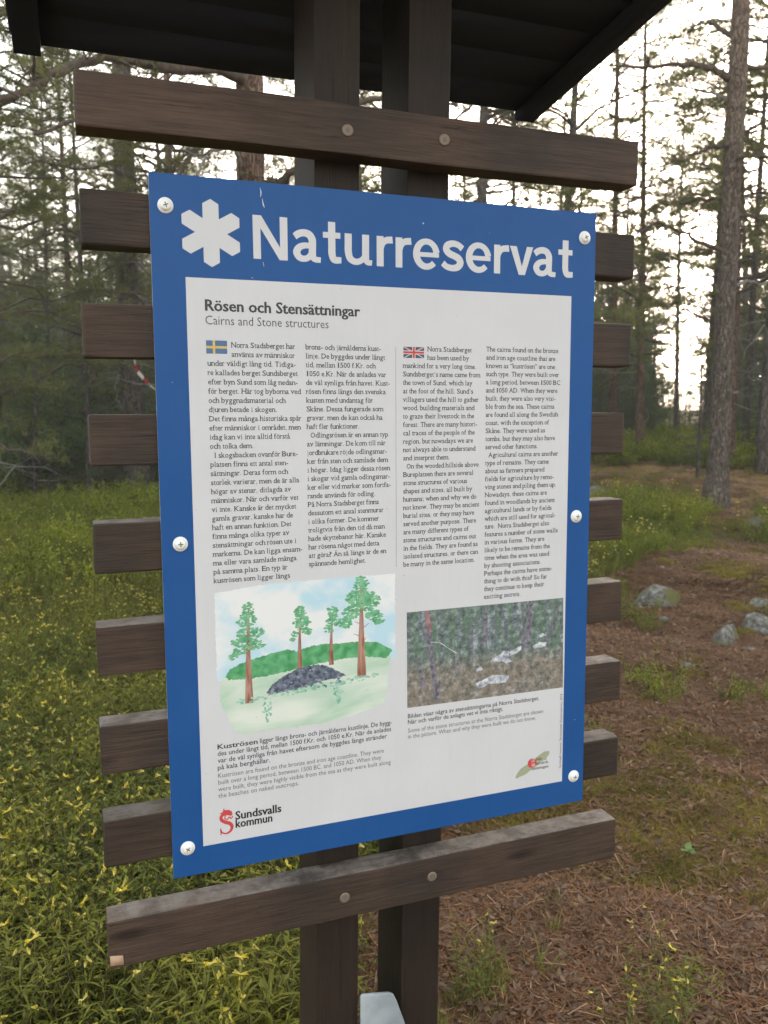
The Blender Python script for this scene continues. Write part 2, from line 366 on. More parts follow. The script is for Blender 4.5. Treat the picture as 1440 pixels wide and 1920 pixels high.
def disc(m, cx, cz, y, r0, prof, mi=0, n=20):
    """round head facing -Y; prof = [(radius factor, height)]"""
    V = []; F = []
    for k, (rf, hh) in enumerate(prof):
        for i in range(n):
            a = 2 * math.pi * i / n; V.append((cx + r0 * rf * math.cos(a), y - hh, cz + r0 * rf * math.sin(a)))
    for k in range(len(prof) - 1):
        for i in range(n):
            j = (i + 1) % n; F.append((k * n + i, k * n + j, (k + 1) * n + j, (k + 1) * n + i))
    F.append(tuple((len(prof) - 1) * n + i for i in range(n)))
    m.add(V, F, mi)
def slot(m, cx, cz, y, L, w, ang, arms, mi):
    for k in range(arms):
        a = ang + k * math.pi / arms; u = (math.cos(a), math.sin(a)); p = (-u[1], u[0]); V = []
        for s_, t_ in ((-1, -1), (1, -1), (1, 1), (-1, 1)): V.append((cx + u[0] * L * s_ + p[0] * w * t_, y - 0.00004 * k, cz + u[1] * L * s_ + p[1] * w * t_))
        m.add(V, [(0, 1, 2, 3)], mi)
for (sx, sv, si) in ((.2797, -.0837, 0), (.4320, -.0867, 0), (.2632, 1.0843, 8), (.4145, 1.0800, 8)):
    m = MB(); z = ZB - sv
    if si == 0:
        disc(m, sx, z, 0.0042, 0.0085, [(1.0, 0), (1.0, .0016), (.82, .0022), (.5, .0019)]); slot(m, sx, z, 0.0019, 0.0040, 0.0011, .4, 3, 1)
    else:
        disc(m, sx, z, 0.0042, 0.0085, [(1.0, 0), (.95, .0012), (.6, .0010)]); slot(m, sx, z, 0.0028, 0.0040, 0.0010, .2, 3, 1)
    m.build('screw', [M_SCREW, M_SLOT], slats[si])
# roof: shallow slope, rising towards the viewer
RX0, RX1, RYB, RYF, RZB, RSL = -0.1766, 0.866, 0.49, -0.31, 2.030, 0.119
def rz(y): return RZB + (RYB - y) * RSL
def slab(name, x0, x1, y0, y1, d0, d1, mat):
    m = MB(); V = []
    for dz in (d0, d1):
        for x, y in ((x0, y0), (x1, y0), (x1, y1), (x0, y1)): V.append((x, y, rz(y) + dz))
    m.add(V, [(0, 3, 2, 1), (4, 5, 6, 7), (0, 1, 5, 4), (1, 2, 6, 5), (2, 3, 7, 6), (3, 0, 4, 7)])
    return m.build(name, mat, sign, OFF)
nb = 8; bw = (RYB - 0.004 - RYF) / nb
for k in range(nb):
    slab('roof_board', RX0 + 0.045, RX1 - 0.045, RYF + k * bw + 0.0003, RYF + (k + 1) * bw - 0.0003, 0.0, 0.022, M_ROOF)
for x0, x1 in ((RX0, RX0 + 0.0445), (RX1 - 0.0445, RX1)): slab('barge_board', x0, x1, RYF, RYB, -0.017, 0.022, M_ROOF)
slab('roof_felt', RX0 - .006, RX1 + .006, RYF - .01, RYB + .008, 0.0222, 0.027, M_FELT)
# steel foot between the posts
bm = bmesh.new()
pr = [(0.3005, 0.0), (0.4130, 0.0), (0.392, 0.305), (0.3655, 0.385), (0.3600, 0.398), (0.3520, 0.4035), (0.3040, 0.4125), (0.3005, 0.410)]
vs = [bm.verts.new((x, 0.046, z)) for x, z in pr]; f = bm.faces.new(vs)
ex = bmesh.ops.extrude_face_region(bm, geom=[f]); 
for v_ in ex['geom']:
    if isinstance(v_, bmesh.types.BMVert): v_.co.y -= 0.006
bmesh.ops.recalc_face_normals(bm, faces=bm.faces); bmesh.ops.bevel(bm, geom=bm.edges[:], offset=0.0015, segments=1, affect='EDGES')
me = bpy.data.meshes.new('steel_foot'); bm.to_mesh(me); bm.free(); me.materials.append(M_GALV)
o = bpy.data.objects.new('steel_foot', me); COL.objects.link(o); o.parent = sign; o.location = OFF
# concrete-free steel shoes under the posts
for x0 in (0.2245, 0.3735):
    m = MB(); m.box((x0, 0.050, -0.05), (x0 + 0.0705, 0.054, 0.119)); m.box((x0, 0.1662, -0.05), (x0 + 0.0705, 0.1702, 0.119)); m.box((x0 + .006, 0.0545, 0.112), (x0 + 0.0645, 0.1657, 0.119))
    m.build('post_shoe', M_GALV, sign, OFF)
# panel
m = MB(); W_, H_ = 0.70, 0.995
m.add([(0, 0, ZB - H_), (W_, 0, ZB - H_), (W_, 0, ZB), (0, 0, ZB)], [(0, 1, 2, 3)], 0)
m.add([(0, 0, ZB - H_), (W_, 0, ZB - H_), (W_, 0, ZB), (0, 0, ZB), (0, .004, ZB - H_), (W_, .004, ZB - H_), (W_, .004, ZB), (0, .004, ZB)],
      [(0, 4, 5, 1), (1, 5, 6, 2), (2, 6, 7, 3), (3, 7, 4, 0), (4, 7, 6, 5)], 1)
panel = m.build('panel', [M_BLUE, M_ALU], sign, OFF); panel['label'] = 'blue bordered information panel with white text field'
def pt(u, v, lift=0.0): return (u / 1000.0, -lift, ZB - v / 1000.0)        # board millimetres -> world
class Print:
    def __init__(s, lift=0.0004): s.m = MB(); s.l = lift
    def poly(s, pts, mi=0, lift=0): s.m.add([pt(u, v, s.l + lift) for u, v in pts], [tuple(range(len(pts)))], mi)
    def rect(s, a, b, c, d, mi=0, lift=0): s.poly([(a, b), (a, d), (c, d), (c, b)], mi, lift)
    def stroke(s, pts, w, mi=0, smooth=True, n=8, lift=0):
        P = np.array(pts, float)
        if smooth and len(P) > 2:
            Q = np.vstack([2 * P[0] - P[1], P, 2 * P[-1] - P[-2]]); out = []
            for i in range(1, len(Q) - 2):
                for t in np.linspace(0, 1, n, endpoint=False):
                    a, b, c_, d = Q[i - 1], Q[i], Q[i + 1], Q[i + 2]
                    out.append(0.5 * ((2 * b) + (c_ - a) * t + (2 * a - 5 * b + 4 * c_ - d) * t * t + (3 * b - a - 3 * c_ + d) * t ** 3))
            out.append(P[-1]); P = np.array(out)
        ww = np.interp(np.linspace(0, 1, len(P)), np.linspace(0, 1, len(w)), w) if hasattr(w, '__len__') else np.full(len(P), w)
        T = np.gradient(P, axis=0); T /= np.linalg.norm(T, axis=1)[:, None] + 1e-9; N = np.stack([-T[:, 1], T[:, 0]], 1)
        A = P + N * ww[:, None] / 2; B = P - N * ww[:, None] / 2; n_ = len(P)
        s.m.add([pt(u, v, s.l + lift) for u, v in A] + [pt(u, v, s.l + lift) for u, v in B], [(i, i + 1, n_ + i + 1, n_ + i) for i in range(n_ - 1)], mi)
    def build(s, name, mats, parent=None): return s.m.build(name, mats, parent or panel)
p = Print(0.0002); p.poly([(44.4, 134), (44.2, 953.2), (657.5, 953), (656.4, 132.6)]); p.build('white_field', M_WHITE)
# heading: six-armed mark and the big word
p = Print(0.0003); cx, cy, R_, hw = 80.7, 73.6, 45.2, 10.9
for k in range(6):
    a = math.radians(60 * k - 90); u = (math.cos(a), math.sin(a)); n_ = (-u[1], u[0]); sh = R_ - hw * math.tan(math.radians(30)); inn = hw / math.tan(math.radians(30))
    def q(r, s_): return (cx + u[0] * r + n_[0] * s_, cy + u[1] * r + n_[1] * s_)
    p.poly([(cx, cy), q(inn, -hw), q(sh, -hw), q(R_, 0), q(sh, hw), q(inn, hw)])
p.build('snowflake_mark', M_WHITE)
p = Print(0.0003); B, XH = 104.0, 60.0
p.poly([(138.3, 44.7), (138.6, B), (149.4, B), (149.2, 44.7)]); p.poly([(176.8, 44.9), (176.8, B), (187.6, B), (187.8, 44.9)]); p.poly([(138.3, 44.7), (150.3, 44.7), (187.6, B), (175.8, B)], lift=.00003)
def la(dx):
    p.stroke([(198 + dx, 70), (204 + dx, 65.8), (212 + dx, 64.0), (219.5 + dx, 66.2), (223.6 + dx, 72.5), (224.0 + dx, 80), (224.0 + dx, 93), (226.6 + dx, 99.3), (236.2 + dx, 100.6)], [9.5, 10, 10, 10.5, 11, 11, 10.5, 8.5, 7.5])
    p.stroke([(222 + dx, 81.5), (212 + dx, 81.6), (204.6 + dx, 84.6), (200.8 + dx, 91), (204 + dx, 97.8), (211 + dx, 100), (218 + dx, 97.8), (223 + dx, 91)], [7.6, 8.4, 9.6, 10.8, 9.6, 8.6, 8.4, 8], lift=.00003)
def lt(dx):
    p.stroke([(253 + dx, 46), (253 + dx, 60), (253 + dx, 80), (253.2 + dx, 91), (256.6 + dx, 98.6), (267.2 + dx, 99)], [10.8, 10.8, 10.8, 10.8, 10, 8.6]); p.rect(239.8 + dx, 60.6, 266 + dx, 68.8, lift=.00003)
def lr(dx, w=25):
    p.rect(dx, XH + .6, dx + 10.8, B); p.stroke([(dx + 7.5, 80), (dx + 9.5, 71.5), (dx + 15, 66.3), (dx + w, 65)], [6, 8, 9.5, 10], lift=.00003)
def le(dx, w=43.3):
    cx_, cy_, a_, b_ = dx + w / 2, 82.0, w / 2, 22.8; P = []
    for t in np.linspace(8, 318, 34):
        r = math.radians(t); P.append((cx_ + (a_ - 5.2) * math.cos(r), cy_ - (b_ - 4.4) * math.sin(r)))
    p.stroke(P, [10.6, 9.0, 8.6, 10.4, 11, 10.4, 9, 8.8], smooth=False); p.rect(dx + 8, 79.4, dx + w - 1.2, 86.2, lift=.00003)
def ls(dx):
    p.stroke([(34.5 + dx, 70.5), (27.5 + dx, 65.5), (18.5 + dx, 63.8), (9.8 + dx, 66.6), (7.4 + dx, 72.6), (12 + dx, 78.5), (20 + dx, 81.6), (28 + dx, 85.6), (31 + dx, 92), (26.5 + dx, 98.2), (17.5 + dx, 100.2), (8 + dx, 98.2), (1.6 + dx, 93.4)], [9.4, 9, 9.4, 10.4, 11, 10.6, 10.4, 11, 11, 10.4, 9.4, 9, 9.4])
la(0); lt(0)
p.stroke([(277.9, XH + .4), (277.9, 74), (277.9, 86), (280.8, 95.6), (289, 99.6), (297.5, 97.4), (304, 90)], [10.8, 10.8, 10.8, 10.2, 9, 8.4, 7.5]); p.stroke([(304.6, XH + .4), (304.6, 76), (304.6, 91), (306.6, 98.8), (314.4, 100.2)], [10.8, 10.8, 10.8, 8.6, 7.6], lift=.00003)
lr(321.8); lr(351.6); le(379.8); ls(426.6); le(467.2); lr(515.4, 26)
p.poly([(543.1, XH + .6), (559.2, B), (570.2, B), (584.4, XH + .6), (573.2, XH + .6), (564.6, 91), (554.9, XH + .6)])
la(389.6); lt(390.6)
p.build('header_lettering', M_WHITE)

# --- body text: built-in outlines set with old-style roman widths and small serifs
ADV = dict(zip('abcdefghijklmnopqrstuvwxyz', [444, 500, 444, 500, 444, 333, 500, 500, 278, 278, 500, 278, 778, 500, 500, 500, 500, 333, 389, 278, 500, 500, 722, 500, 500, 444]))
ADV.update(zip('ABCDEFGHIJKLMNOPQRSTUVWXYZ', [722, 667, 667, 722, 611, 556, 722, 722, 333, 389, 722, 611, 889, 722, 722, 556, 722, 667, 556, 611, 722, 722, 944, 722, 722, 611]))
ADV.update({c_: 500 for c_ in '0123456789'}); ADV.update({'.': 250, ',': 250, ':': 278, ';': 278, '-': 333, ' ': 250, '?': 444, '\u2019': 300, '\u201c': 444, '\u201d': 444, 'å': 444, 'ä': 444, 'ö': 500, 'Ä': 722, 'Å': 722})
SER = {'a': 'br', 'b': 'al', 'd': 'ar br', 'f': 'bc', 'h': 'al bl br', 'i': 'bc tc', 'j': 'tc', 'k': 'al bl br', 'l': 'bc ac', 'm': 'tl bl bc br', 'n': 'tl bl br', 'p': 'tl dl', 'q': 'dr', 'r': 'tl bl', 'u': 'tl tr br',
       'v': 'tl tr', 'w': 'tl tr', 'x': 'tl tr bl br', 'y': 'tl tr', 'N': 'al ar bl', 'D': 'al bl', 'B': 'al bl', 'I': 'ac bc', 'K': 'al bl br ar', 'H': 'al ar bl br', 'T': 'bc', 'P': 'al bl', 'A': 'bl br', 'Ä': 'bl br', '1': 'bc', 'ä': 'br', 'å': 'br', 'E': 'al bl', 'W': 'al ar'}
GC = {}
def glyph(ch, off=0.0):
    k = (ch, off)
    if k in GC: return GC[k]
    cu = bpy.data.curves.new('glyph', 'FONT'); cu.body = ch; cu.size = 1; cu.resolution_u = 2; cu.offset = off
    ob = bpy.data.objects.new('glyph', cu); COL.objects.link(ob); dg = bpy.context.evaluated_depsgraph_get(); dg.update()
    me = bpy.data.meshes.new_from_object(ob.evaluated_get(dg)); V = np.array([v_.co[:2] for v_ in me.vertices]).reshape(-1, 2); F = [tuple(p_.vertices) for p_ in me.polygons]
    bpy.data.objects.remove(ob); bpy.data.curves.remove(cu); bpy.data.meshes.remove(me); GC[k] = (V, F); return GC[k]
xr, _ = glyph('x'); XHB = xr[:, 1].max(); Hr, _ = glyph('H'); CHB = Hr[:, 1].max()
def line_w(s_): return sum(ADV.get(c_, 500) for c_ in s_) / 1000
def serif_line(p, s_, u0, v0, em, kx=1.0):
    u = u0
    for ch in s_:
        adv = ADV.get(ch, 500) / 1000 * em * kx
        if ch != ' ':
            V, F = glyph(ch, 0.010)
            lsb = 0.045 * adv if ch not in 'mwMW' else 0.02 * adv
            x0, x1 = V[:, 0].min(), V[:, 0].max(); narrow = ch in "ilIj.,:;1'’-"
            tw = adv - 2 * lsb if not narrow else (adv * (0.36 if ch != '-' else .7)); ux = u + lsb if not narrow else u + (adv - tw) / 2
            sx = tw / max(x1 - x0, 1e-6); sy = em * 0.450 / XHB if (ch.islower()) else em * 0.662 / CHB
            if ch in 'bdfhklt': sy = em * 0.68 / 0.76 * 1.0 if False else em * 0.450 / XHB
            if ch in '.,:;-': sx = min(sx, em * 0.9); ux = u + (adv - (x1 - x0) * sx) / 2
            P = np.stack([ux + (V[:, 0] - x0) * sx, v0 - V[:, 1] * sy], 1)
            p.m.add([pt(a, b, p.l) for a, b in P], F)
            L, R2 = P[:, 0].min(), P[:, 0].max(); tp = P[:, 1].min()
            for code in SER.get(ch, '').split():
                yy = {'b': v0, 't': v0 - 0.45 * em, 'a': tp, 'd': P[:, 1].max()}[code[0]]; th = 0.042 * em * (1 if code[0] in 'ta' else -1)
                xx = {'l': L + .045 * em, 'r': R2 - .045 * em, 'c': (L + R2) / 2}[code[1]]; hw_ = 0.125 * em
                a_, b_ = xx - hw_, xx + (hw_ if code[0] in 'bd' or ch.isupper() or ch in 'vwxy' else 0.0)
                p.m.add([pt(a_, yy, p.l + .00002), pt(b_, yy, p.l + .00002), pt(b_, yy + th, p.l + .00002), pt(a_, yy + th, p.l + .00002)], [(0, 1, 2, 3)])
        u += adv
C1 = """>104 Norra Stadsberget har|>104 använts av människor|under väldigt lång tid. Tidiga-|re kallades berget Sundsberget|efter byn Sund som låg nedan-|för berget. Här tog byborna ved|och byggnadsmaterial och|djuren betade i skogen.|Det finns många historiska spår|efter människor i området, men|idag kan vi inte alltid förstå|och tolka dem.|  I skogsbacken ovanför Bure-|platsen finns ett antal sten-|sättningar. Deras form och|storlek varierar, men de är alla|högar av stenar, ditlagda av|människor. När och varför vet|vi inte. Kanske är det mycket|gamla gravar, kanske har de|haft en annan funktion. Det|finns många olika typer av|stensättningar och rösen ute i|markerna. De kan ligga ensam-|ma eller vara samlade många|på samma plats. En typ är|kuströsen som ligger längs"""
C2 = """brons- och järnålderns kust-|linje. De byggdes under långt|tid, mellan 1500 f.Kr. och|1050 e.Kr. När de anlades var|de väl synliga från havet. Kust-|rösen finns längs den svenska|kusten med undantag för|Skåne. Dessa fungerade som|gravar, men de kan också ha|haft fler funktioner.|  Odlingsrösen är en annan typ|av lämningar. De kom till när|jordbrukare röjde odlingsmar-|ker från sten och samlade dem|i högar. Idag ligger dessa rösen|i skogar vid gamla odlingsmar-|ker eller vid marker som fortfa-|rande används för odling.|På Norra Stadsberget finns|dessutom ett antal stenmurar|i olika former. De kommer|troligtvis från den tid då man|hade skyttebanor här. Kanske|har rösena något med detta|att göra? Än så länge är de en|spännande hemlighet."""
C3 = """>403 Norra Stadsberget|>403 has been used by|mankind for a very long time.|Sundsberget’s name came from|the town of Sund, which lay|at the foot of the hill. Sund’s|villagers used the hill to gather|wood, building materials and|to graze their livestock in the|forest. There are many histori-|cal traces of the people of the|region, but nowadays we are|not always able to understand|and interpret them.|  On the wooded hillside above|Bureplatsen there are several|stone structures of various|shapes and sizes, all built by|humans; when and why we do|not know. They may be ancient|burial sites, or they may have|served another purpose. There|are many different types of|stone structures and cairns out|in the fields. They are found as|isolated structures, or there can|be many in the same location."""
C4 = """The cairns found on the bronze|and iron age coastline that are|known as “kuströsen” are one|such type. They were built over|a long period, between 1500 BC|and 1050 AD. When they were|built, they were also very visi-|ble from the sea. These cairns|are found all along the Swedish|coast, with the exception of|Skåne. They were used as|tombs, but they may also have|served other functions.|  Agricultural cairns are another|type of remains. They came|about as farmers prepared|fields for agriculture by remo-|ving stones and piling them up.|Nowadays, these cairns are|found in woodlands by ancient|agricultural lands or by fields|which are still used for agricul-|ture.  Norra Stadsberget also|features a number of stone walls|in various forms. They are|likely to be remains from the|time when the area was used|by shooting associations.|Perhaps the cairns have some-|thing to do with this? So far|they continue to keep their|exciting secrets."""
EM1 = 115.9 / line_w('idag kan vi inte alltid förstå'); EM2 = 116.5 / line_w('brons- och järnålderns kust-'); EM3 = 123.7 / line_w('mankind for a very long time.'); EM4 = 130.8 / line_w('The cairns found on the bronze')
for txt, u0, v0, v1, em, lab in ((C1, 70.5, 227.2, 560.4, EM1, 'first column of Swedish text'), (C2, 211.3, 227.3, 545.6, EM2, 'second column of Swedish text'),
                                 (C3, 362.8, 226.0, 556.6, EM3, 'first column of English text'), (C4, 503.2, 223.9, 619.0, EM4, 'second column of English text')):
    p = Print(0.0003); lines = txt.split('|'); n_ = len(lines)
    em_y = 11.0
    for i, s_ in enumerate(lines):
        u = u0
        if s_.startswith('>'): u = float(s_[1:4]); s_ = s_[5:]
        if s_.startswith('  '): u += 5.5; s_ = s_[2:]
        serif_line(p, s_, u, v0 + (v1 - v0) * i / (n_ - 1), em_y, em / em_y)
    o = p.build('text_column', M_TEXT); o['label'] = lab
# sans lettering
def sans(name, lines, mat, label=None, vertical=False, lift=0.0003, bold=0.0):
    p = Print(lift)
    for s_, u0, u1, v0, hx, off in lines:       # text, left, right, baseline, x-height mm, weight offset
        cu = bpy.data.curves.new('line', 'FONT'); cu.body = s_; cu.size = 1; cu.resolution_u = 2; cu.offset = off
        ob = bpy.data.objects.new('line', cu); COL.objects.link(ob); dg = bpy.context.evaluated_depsgraph_get(); dg.update()
        me = bpy.data.meshes.new_from_object(ob.evaluated_get(dg)); V = np.array([v_.co[:2] for v_ in me.vertices]).reshape(-1, 2); F = [tuple(p_.vertices) for p_ in me.polygons]
        bpy.data.objects.remove(ob); bpy.data.curves.remove(cu); bpy.data.meshes.remove(me)
        x0, x1 = V[:, 0].min(), V[:, 0].max(); sx = (u1 - u0) / (x1 - x0); sy = hx / XHB
        if vertical: P = np.stack([v0 - V[:, 1] * sy, u1 - (V[:, 0] - x0) * sx], 1)
        else: P = np.stack([u0 + (V[:, 0] - x0) * sx, v0 - V[:, 1] * sy], 1)
        for k_, sh in enumerate((0, -bold, bold) if bold else (0,)): p.m.add([pt(a + (0 if vertical else sh), b, p.l + k_ * .00003) for a, b in P], F)
    o = p.build(name, mat)
    if label: o['label'] = label
sans('heading_lettering', [('Rösen och Stensättningar', 69.8, 295.1, 177.8, 9.9, 0.012)], M_TEXT, bold=0.42)
sans('subheading_lettering', [('Cairns and Stone structures', 69.4, 246.6, 196.5, 8.0, -0.004)], M_TEXT)
sans('caption_lettering', [('Kuströsen', 69.2, 128.5, 808.0, 4.9, 0.010)], M_TEXT, bold=0.2)
sans('caption_lettering', [('ligger längs brons- och järnålderns kustlinje. De bygg-', 132, 342.7, 807.6, 4.75, 0.012), ('des under långt tid, mellan 1500 f.Kr. och 1050 e.Kr. När de anlades', 69.0, 341.5, 818.2, 4.75, 0.012),
     ('var de väl synliga från havet eftersom de byggdes längs stränder', 68.8, 334.5, 828.8, 4.75, 0.012), ('på kala berghällar.', 68.5, 146.5, 839.4, 4.75, 0.012)], M_TEXT)
sans('caption_lettering', [('Kuströsen are found on the bronze and iron age coastline. They were', 68.8, 329.0, 851.8, 4.6, 0.0), ('built over a long period, between 1500 BC. and 1050 AD. When they', 68.8, 324.5, 862.2, 4.6, 0.0),
     ('were built, they were highly visible from the sea as they were built along', 68.3, 340.5, 872.6, 4.6, 0.0), ('the beaches on naked outcrops.', 68.3, 190.2, 882.8, 4.6, 0.0)], M_TEXT2)
sans('caption_lettering', [('Bilden visar några av stensättningarna på Norra Stadsberget.', 370.0, 609.0, 801.6, 4.6, 0.012), ('När och varför de anlagts vet vi inte riktigt.', 370.0, 540.5, 811.3, 4.6, 0.012)], M_TEXT)
sans('caption_lettering', [('Some of the stone structures at the Norra Stadsberget are shown', 370.2, 617.6, 825.4, 4.6, 0.0), ('in the picture. When and why they were built we do not know.', 370.2, 603.5, 835.2, 4.6, 0.0)], M_TEXT2)
sans('credit_lettering', [('Sundsvalls kommun. Servicecenter Kontorsservice. 2018', 796.5, 928.0, 654.9, 2.9, 0.004)], M_TEXT, vertical=True)
# municipality logo
sans('logo_lettering', [('Sundsvalls', 92.7, 162.3, 920.6, 8.2, 0.012), ('kommun', 92.7, 148.1, 933.4, 8.2, 0.012)], M_BLACK, bold=0.3)
M_RED = flat('red_print', (0.50, 0.055, 0.055), 0.5)
p = Print(0.0003)
p.stroke([(88.0, 912.5), (84, 907.8), (77.5, 907.5), (72.0, 911.5), (71.8, 917), (77, 921.5), (84, 925.0), (87.2, 930.5), (84.5, 937.0), (78, 939.6), (72.5, 937.2), (70.2, 932.8)], [2, 3, 3.6, 4.4, 5, 5.4, 5.4, 5, 3.6, 2.4, 2.2, 1.6])
p.poly([(69.4, 930.5), (71.2, 930.2), (71.4, 941.0), (70.0, 941.0)]); p.poly([(69.2, 906.8), (73, 906.0), (74.4, 904.2), (75.6, 899.4), (77.0, 903.0), (83.0, 903.4), (87.4, 906.4), (88.4, 910.8), (85.6, 913.4), (80.5, 911.2), (76, 911.6), (71.5, 913.5), (73.0, 909.0)][::-1], lift=.00005)
p.stroke([(78, 911), (76.8, 915.5), (80.2, 918), (83.5, 914.8), (86.2, 917.4), (88.8, 914.2)], 1.7, lift=.00008); p.build('dragon_logo', M_RED)
# nature fund logo
M_LG = flat('sage_print', (0.31, 0.33, 0.22), 0.5)
p = Print(0.0003); p.poly([(565.6, 931.5), (567.5, 927), (572, 921.5), (576, 917.5), (583, 914.0), (590, 911.8), (596, 909.5), (603, 904), (609, 900), (616, 896.4), (622, 893.6), (626.5, 894.5), (629.5, 893.4), (631.5, 897.4), (629.8, 902), (626, 905.2), (625.5, 909.5), (619, 909.5), (613, 912.5), (606, 918), (598, 921.8), (592, 925), (587, 928.5), (580, 930.5), (573, 931.8), (568, 934.2)][::-1])
p.build('map_logo', M_LG)
p = Print(0.00038); p.poly([(597.6 + 8.6 * math.cos(a), 911.0 - 8.2 * math.sin(a)) for a in np.linspace(0, 2 * math.pi, 28)[:-1]]); p.build('map_logo_disc', M_RED)
sans('logo_lettering', [('LO', 596.8, 602.6, 909.2, 4.0, 0.02), ('NA', 596.8, 603.4, 917.6, 4.0, 0.02)], M_WHITE, lift=0.0005)
sans('logo_lettering', [('kala', 605.0, 616.4, 907.6, 3.3, 0.006), ('turvårds', 605.2, 629.2, 915.6, 3.3, 0.006), ('satsningen', 597.4, 629.7, 923.6, 3.3, 0.006)], M_TEXT, lift=0.0005)
p = Print(0.0003); p.rect(351.0, 220.1, 351.5, 555.8); p.build('column_rule', flat('rule_print', (0.16, 0.16, 0.17)))
# flags
M_FB, M_FY, M_FN = flat('flag_blue', (0.075, 0.14, 0.27)), flat('flag_yellow', (0.55, 0.40, 0.12)), flat('flag_navy', (0.060, 0.075, 0.12))
p = Print(0.0003); p.rect(69.5, 218.0, 98.5, 236.2, 0); p.rect(78.6, 218.0, 81.9, 236.2, 1, .00005); p.rect(69.5, 225.6, 98.5, 229.0, 1, .00008); o = p.build('flag_print', [M_FB, M_FY]); o['label'] = 'blue flag with yellow cross'
p = Print(0.0003); a, b, c_, d = 363.8, 219.9, 397.6, 236.4; p.rect(a, b, c_, d, 0); mx, my = (a + c_) / 2, (b + d) / 2
for (x0, y0, x1, y1) in ((a, b, c_, d), (a, d, c_, b)):
    L = math.hypot(x1 - x0, y1 - y0); n_ = ((y1 - y0) / L, -(x1 - x0) / L)
    def cl(w, mi, lf, sh=0):
        ux, uy = (x1 - x0) / L, (y1 - y0) / L; e_ = 2.6
        p.poly([(x0 + ux * e_ + n_[0] * (w + sh), y0 + uy * e_ * .6 + n_[1] * (w + sh) * .4), (x1 - ux * e_ + n_[0] * (w + sh), y1 - uy * e_ * .6 + n_[1] * (w + sh) * .4), (x1 - ux * .4 - n_[0] * (w - sh), y1 - uy * .4 - n_[1] * (w - sh) * .4), (x0 + ux * .4 - n_[0] * (w - sh), y0 + uy * .4 - n_[1] * (w - sh) * .4)], mi, lf)
    cl(1.5, 1, .00003 if y0 < y1 else .00004); cl(0.45, 2, .00006 if y0 < y1 else .00007)
p.rect(mx - 2.7, b, mx + 2.7, d, 1, .00009); p.rect(a, my - 2.7, c_, my + 2.7, 1, .0001); p.rect(mx - 1.6, b, mx + 1.6, d, 2, .00012); p.rect(a, my - 1.6, c_, my + 1.6, 2, .00013)
o = p.build('flag_print', [M_FN, M_WHITE, M_RED]); o['label'] = 'red white and navy flag with crossed diagonals'

# --- watercolour picture
def wash(name, ca, cb, sc, lo=.35, hi=.65, stretch=(1, 1, 1), cc=None):
    t = MT(name); v = t.coord(stretch); n = t.noise(v, sc, 4, 0.5, 0.3); stops = [(lo, ca), (hi, cb)] if cc is None else [(lo, ca), ((lo + hi) / 2, cc), (hi, cb)]
    t.color(t.ramp(n, stops)); t.b.inputs['Roughness'].default_value = 0.45; return t.m
WSKY = wash('sky_wash', (0.42, 0.60, 0.70), (0.68, 0.69, 0.70), 13, .40, .56, (1, 1, 1.3))
WGND = wash('ground_wash', (0.36, 0.52, 0.40), (0.62, 0.66, 0.60), 12, .36, .62, (0.6, 1, 2))
WHILL = wash('hill_wash', (0.05, 0.24, 0.09), (0.14, 0.40, 0.20), 70)
WCR = wash('crown_wash', (0.07, 0.27, 0.13), (0.20, 0.46, 0.27), 90)
WTR = wash('trunk_wash', (0.20, 0.075, 0.05), (0.42, 0.25, 0.19), 60, stretch=(3, 1, .5))
WST = wash('stone_wash', (0.035, 0.045, 0.075), (0.17, 0.20, 0.26), 150)
WBU = wash('bush_wash', (0.13, 0.36, 0.27), (0.36, 0.55, 0.46), 110)
p = Print(0.0003); rj = random.Random(3)
def rough_poly(pts, amp, step=3.0):
    out = []
    for i in range(len(pts)):
        a, b = pts[i], pts[(i + 1) % len(pts)]; L = math.hypot(b[0] - a[0], b[1] - a[1]); n_ = max(1, int(L / step))
        for k in range(n_): t = k / n_; out.append((a[0] + (b[0] - a[0]) * t + rj.uniform(-amp, amp), a[1] + (b[1] - a[1]) * t + rj.uniform(-amp, amp)))
    return out
p.poly(rough_poly([(71, 575), (150, 567), (349, 566), (349, 700), (71, 706)][::-1], .9), 0)
p.poly(rough_poly([(78, 702), (200, 690), (340, 690), (335, 745), (330, 772), (290, 782), (240, 790), (110, 791), (96, 786), (84, 760), (74, 735)][::-1], 1.6), 1, .00002)
hill = [(83, 700), (90, 690), (105, 683), (123, 678), (150, 673), (176, 669), (190, 673), (215, 667), (240, 666), (264, 668), (290, 668), (320, 672), (344, 687), (334, 699), (300, 693), (264, 692), (215, 697), (176, 702), (140, 706), (110, 707), (88, 705)]
p.poly(rough_poly(hill[::-1], 1.0, 2.2), 2, .00004)
def wtree(xb, vb, xt, vt, w, blobs, crown_mi=3):
    p.stroke([(xb, vb), (xb + .3, (vb + vt) / 2), (xt, vt + 8)], [w * 1.9, w, w * .3], 4, lift=.00009)
    for (bx, bv, br, bh) in blobs:
        for k in range(int(br * bh / 2.0)):
            a = rj.uniform(0, 6.28); q = math.sqrt(rj.random()); cx_, cv_ = bx + br * q * math.cos(a), bv + bh * q * math.sin(a); r_ = rj.uniform(1.2, 2.9)
            p.poly([(cx_ + r_ * 1.35 * math.cos(t) * rj.uniform(.6, 1.2), cv_ - r_ * .8 * math.sin(t) * rj.uniform(.6, 1.2)) for t in np.linspace(0, 6.28, 8)[:-1]], 3, .00006 + rj.random() * .00006)
wtree(117.5, 744, 119.5, 592, 6.5, [(119, 602, 8, 10), (117, 618, 15, 10), (122, 638, 20, 9), (112, 652, 20, 7), (129, 657, 13, 7), (105, 664, 12, 5), (96, 672, 6, 5)])
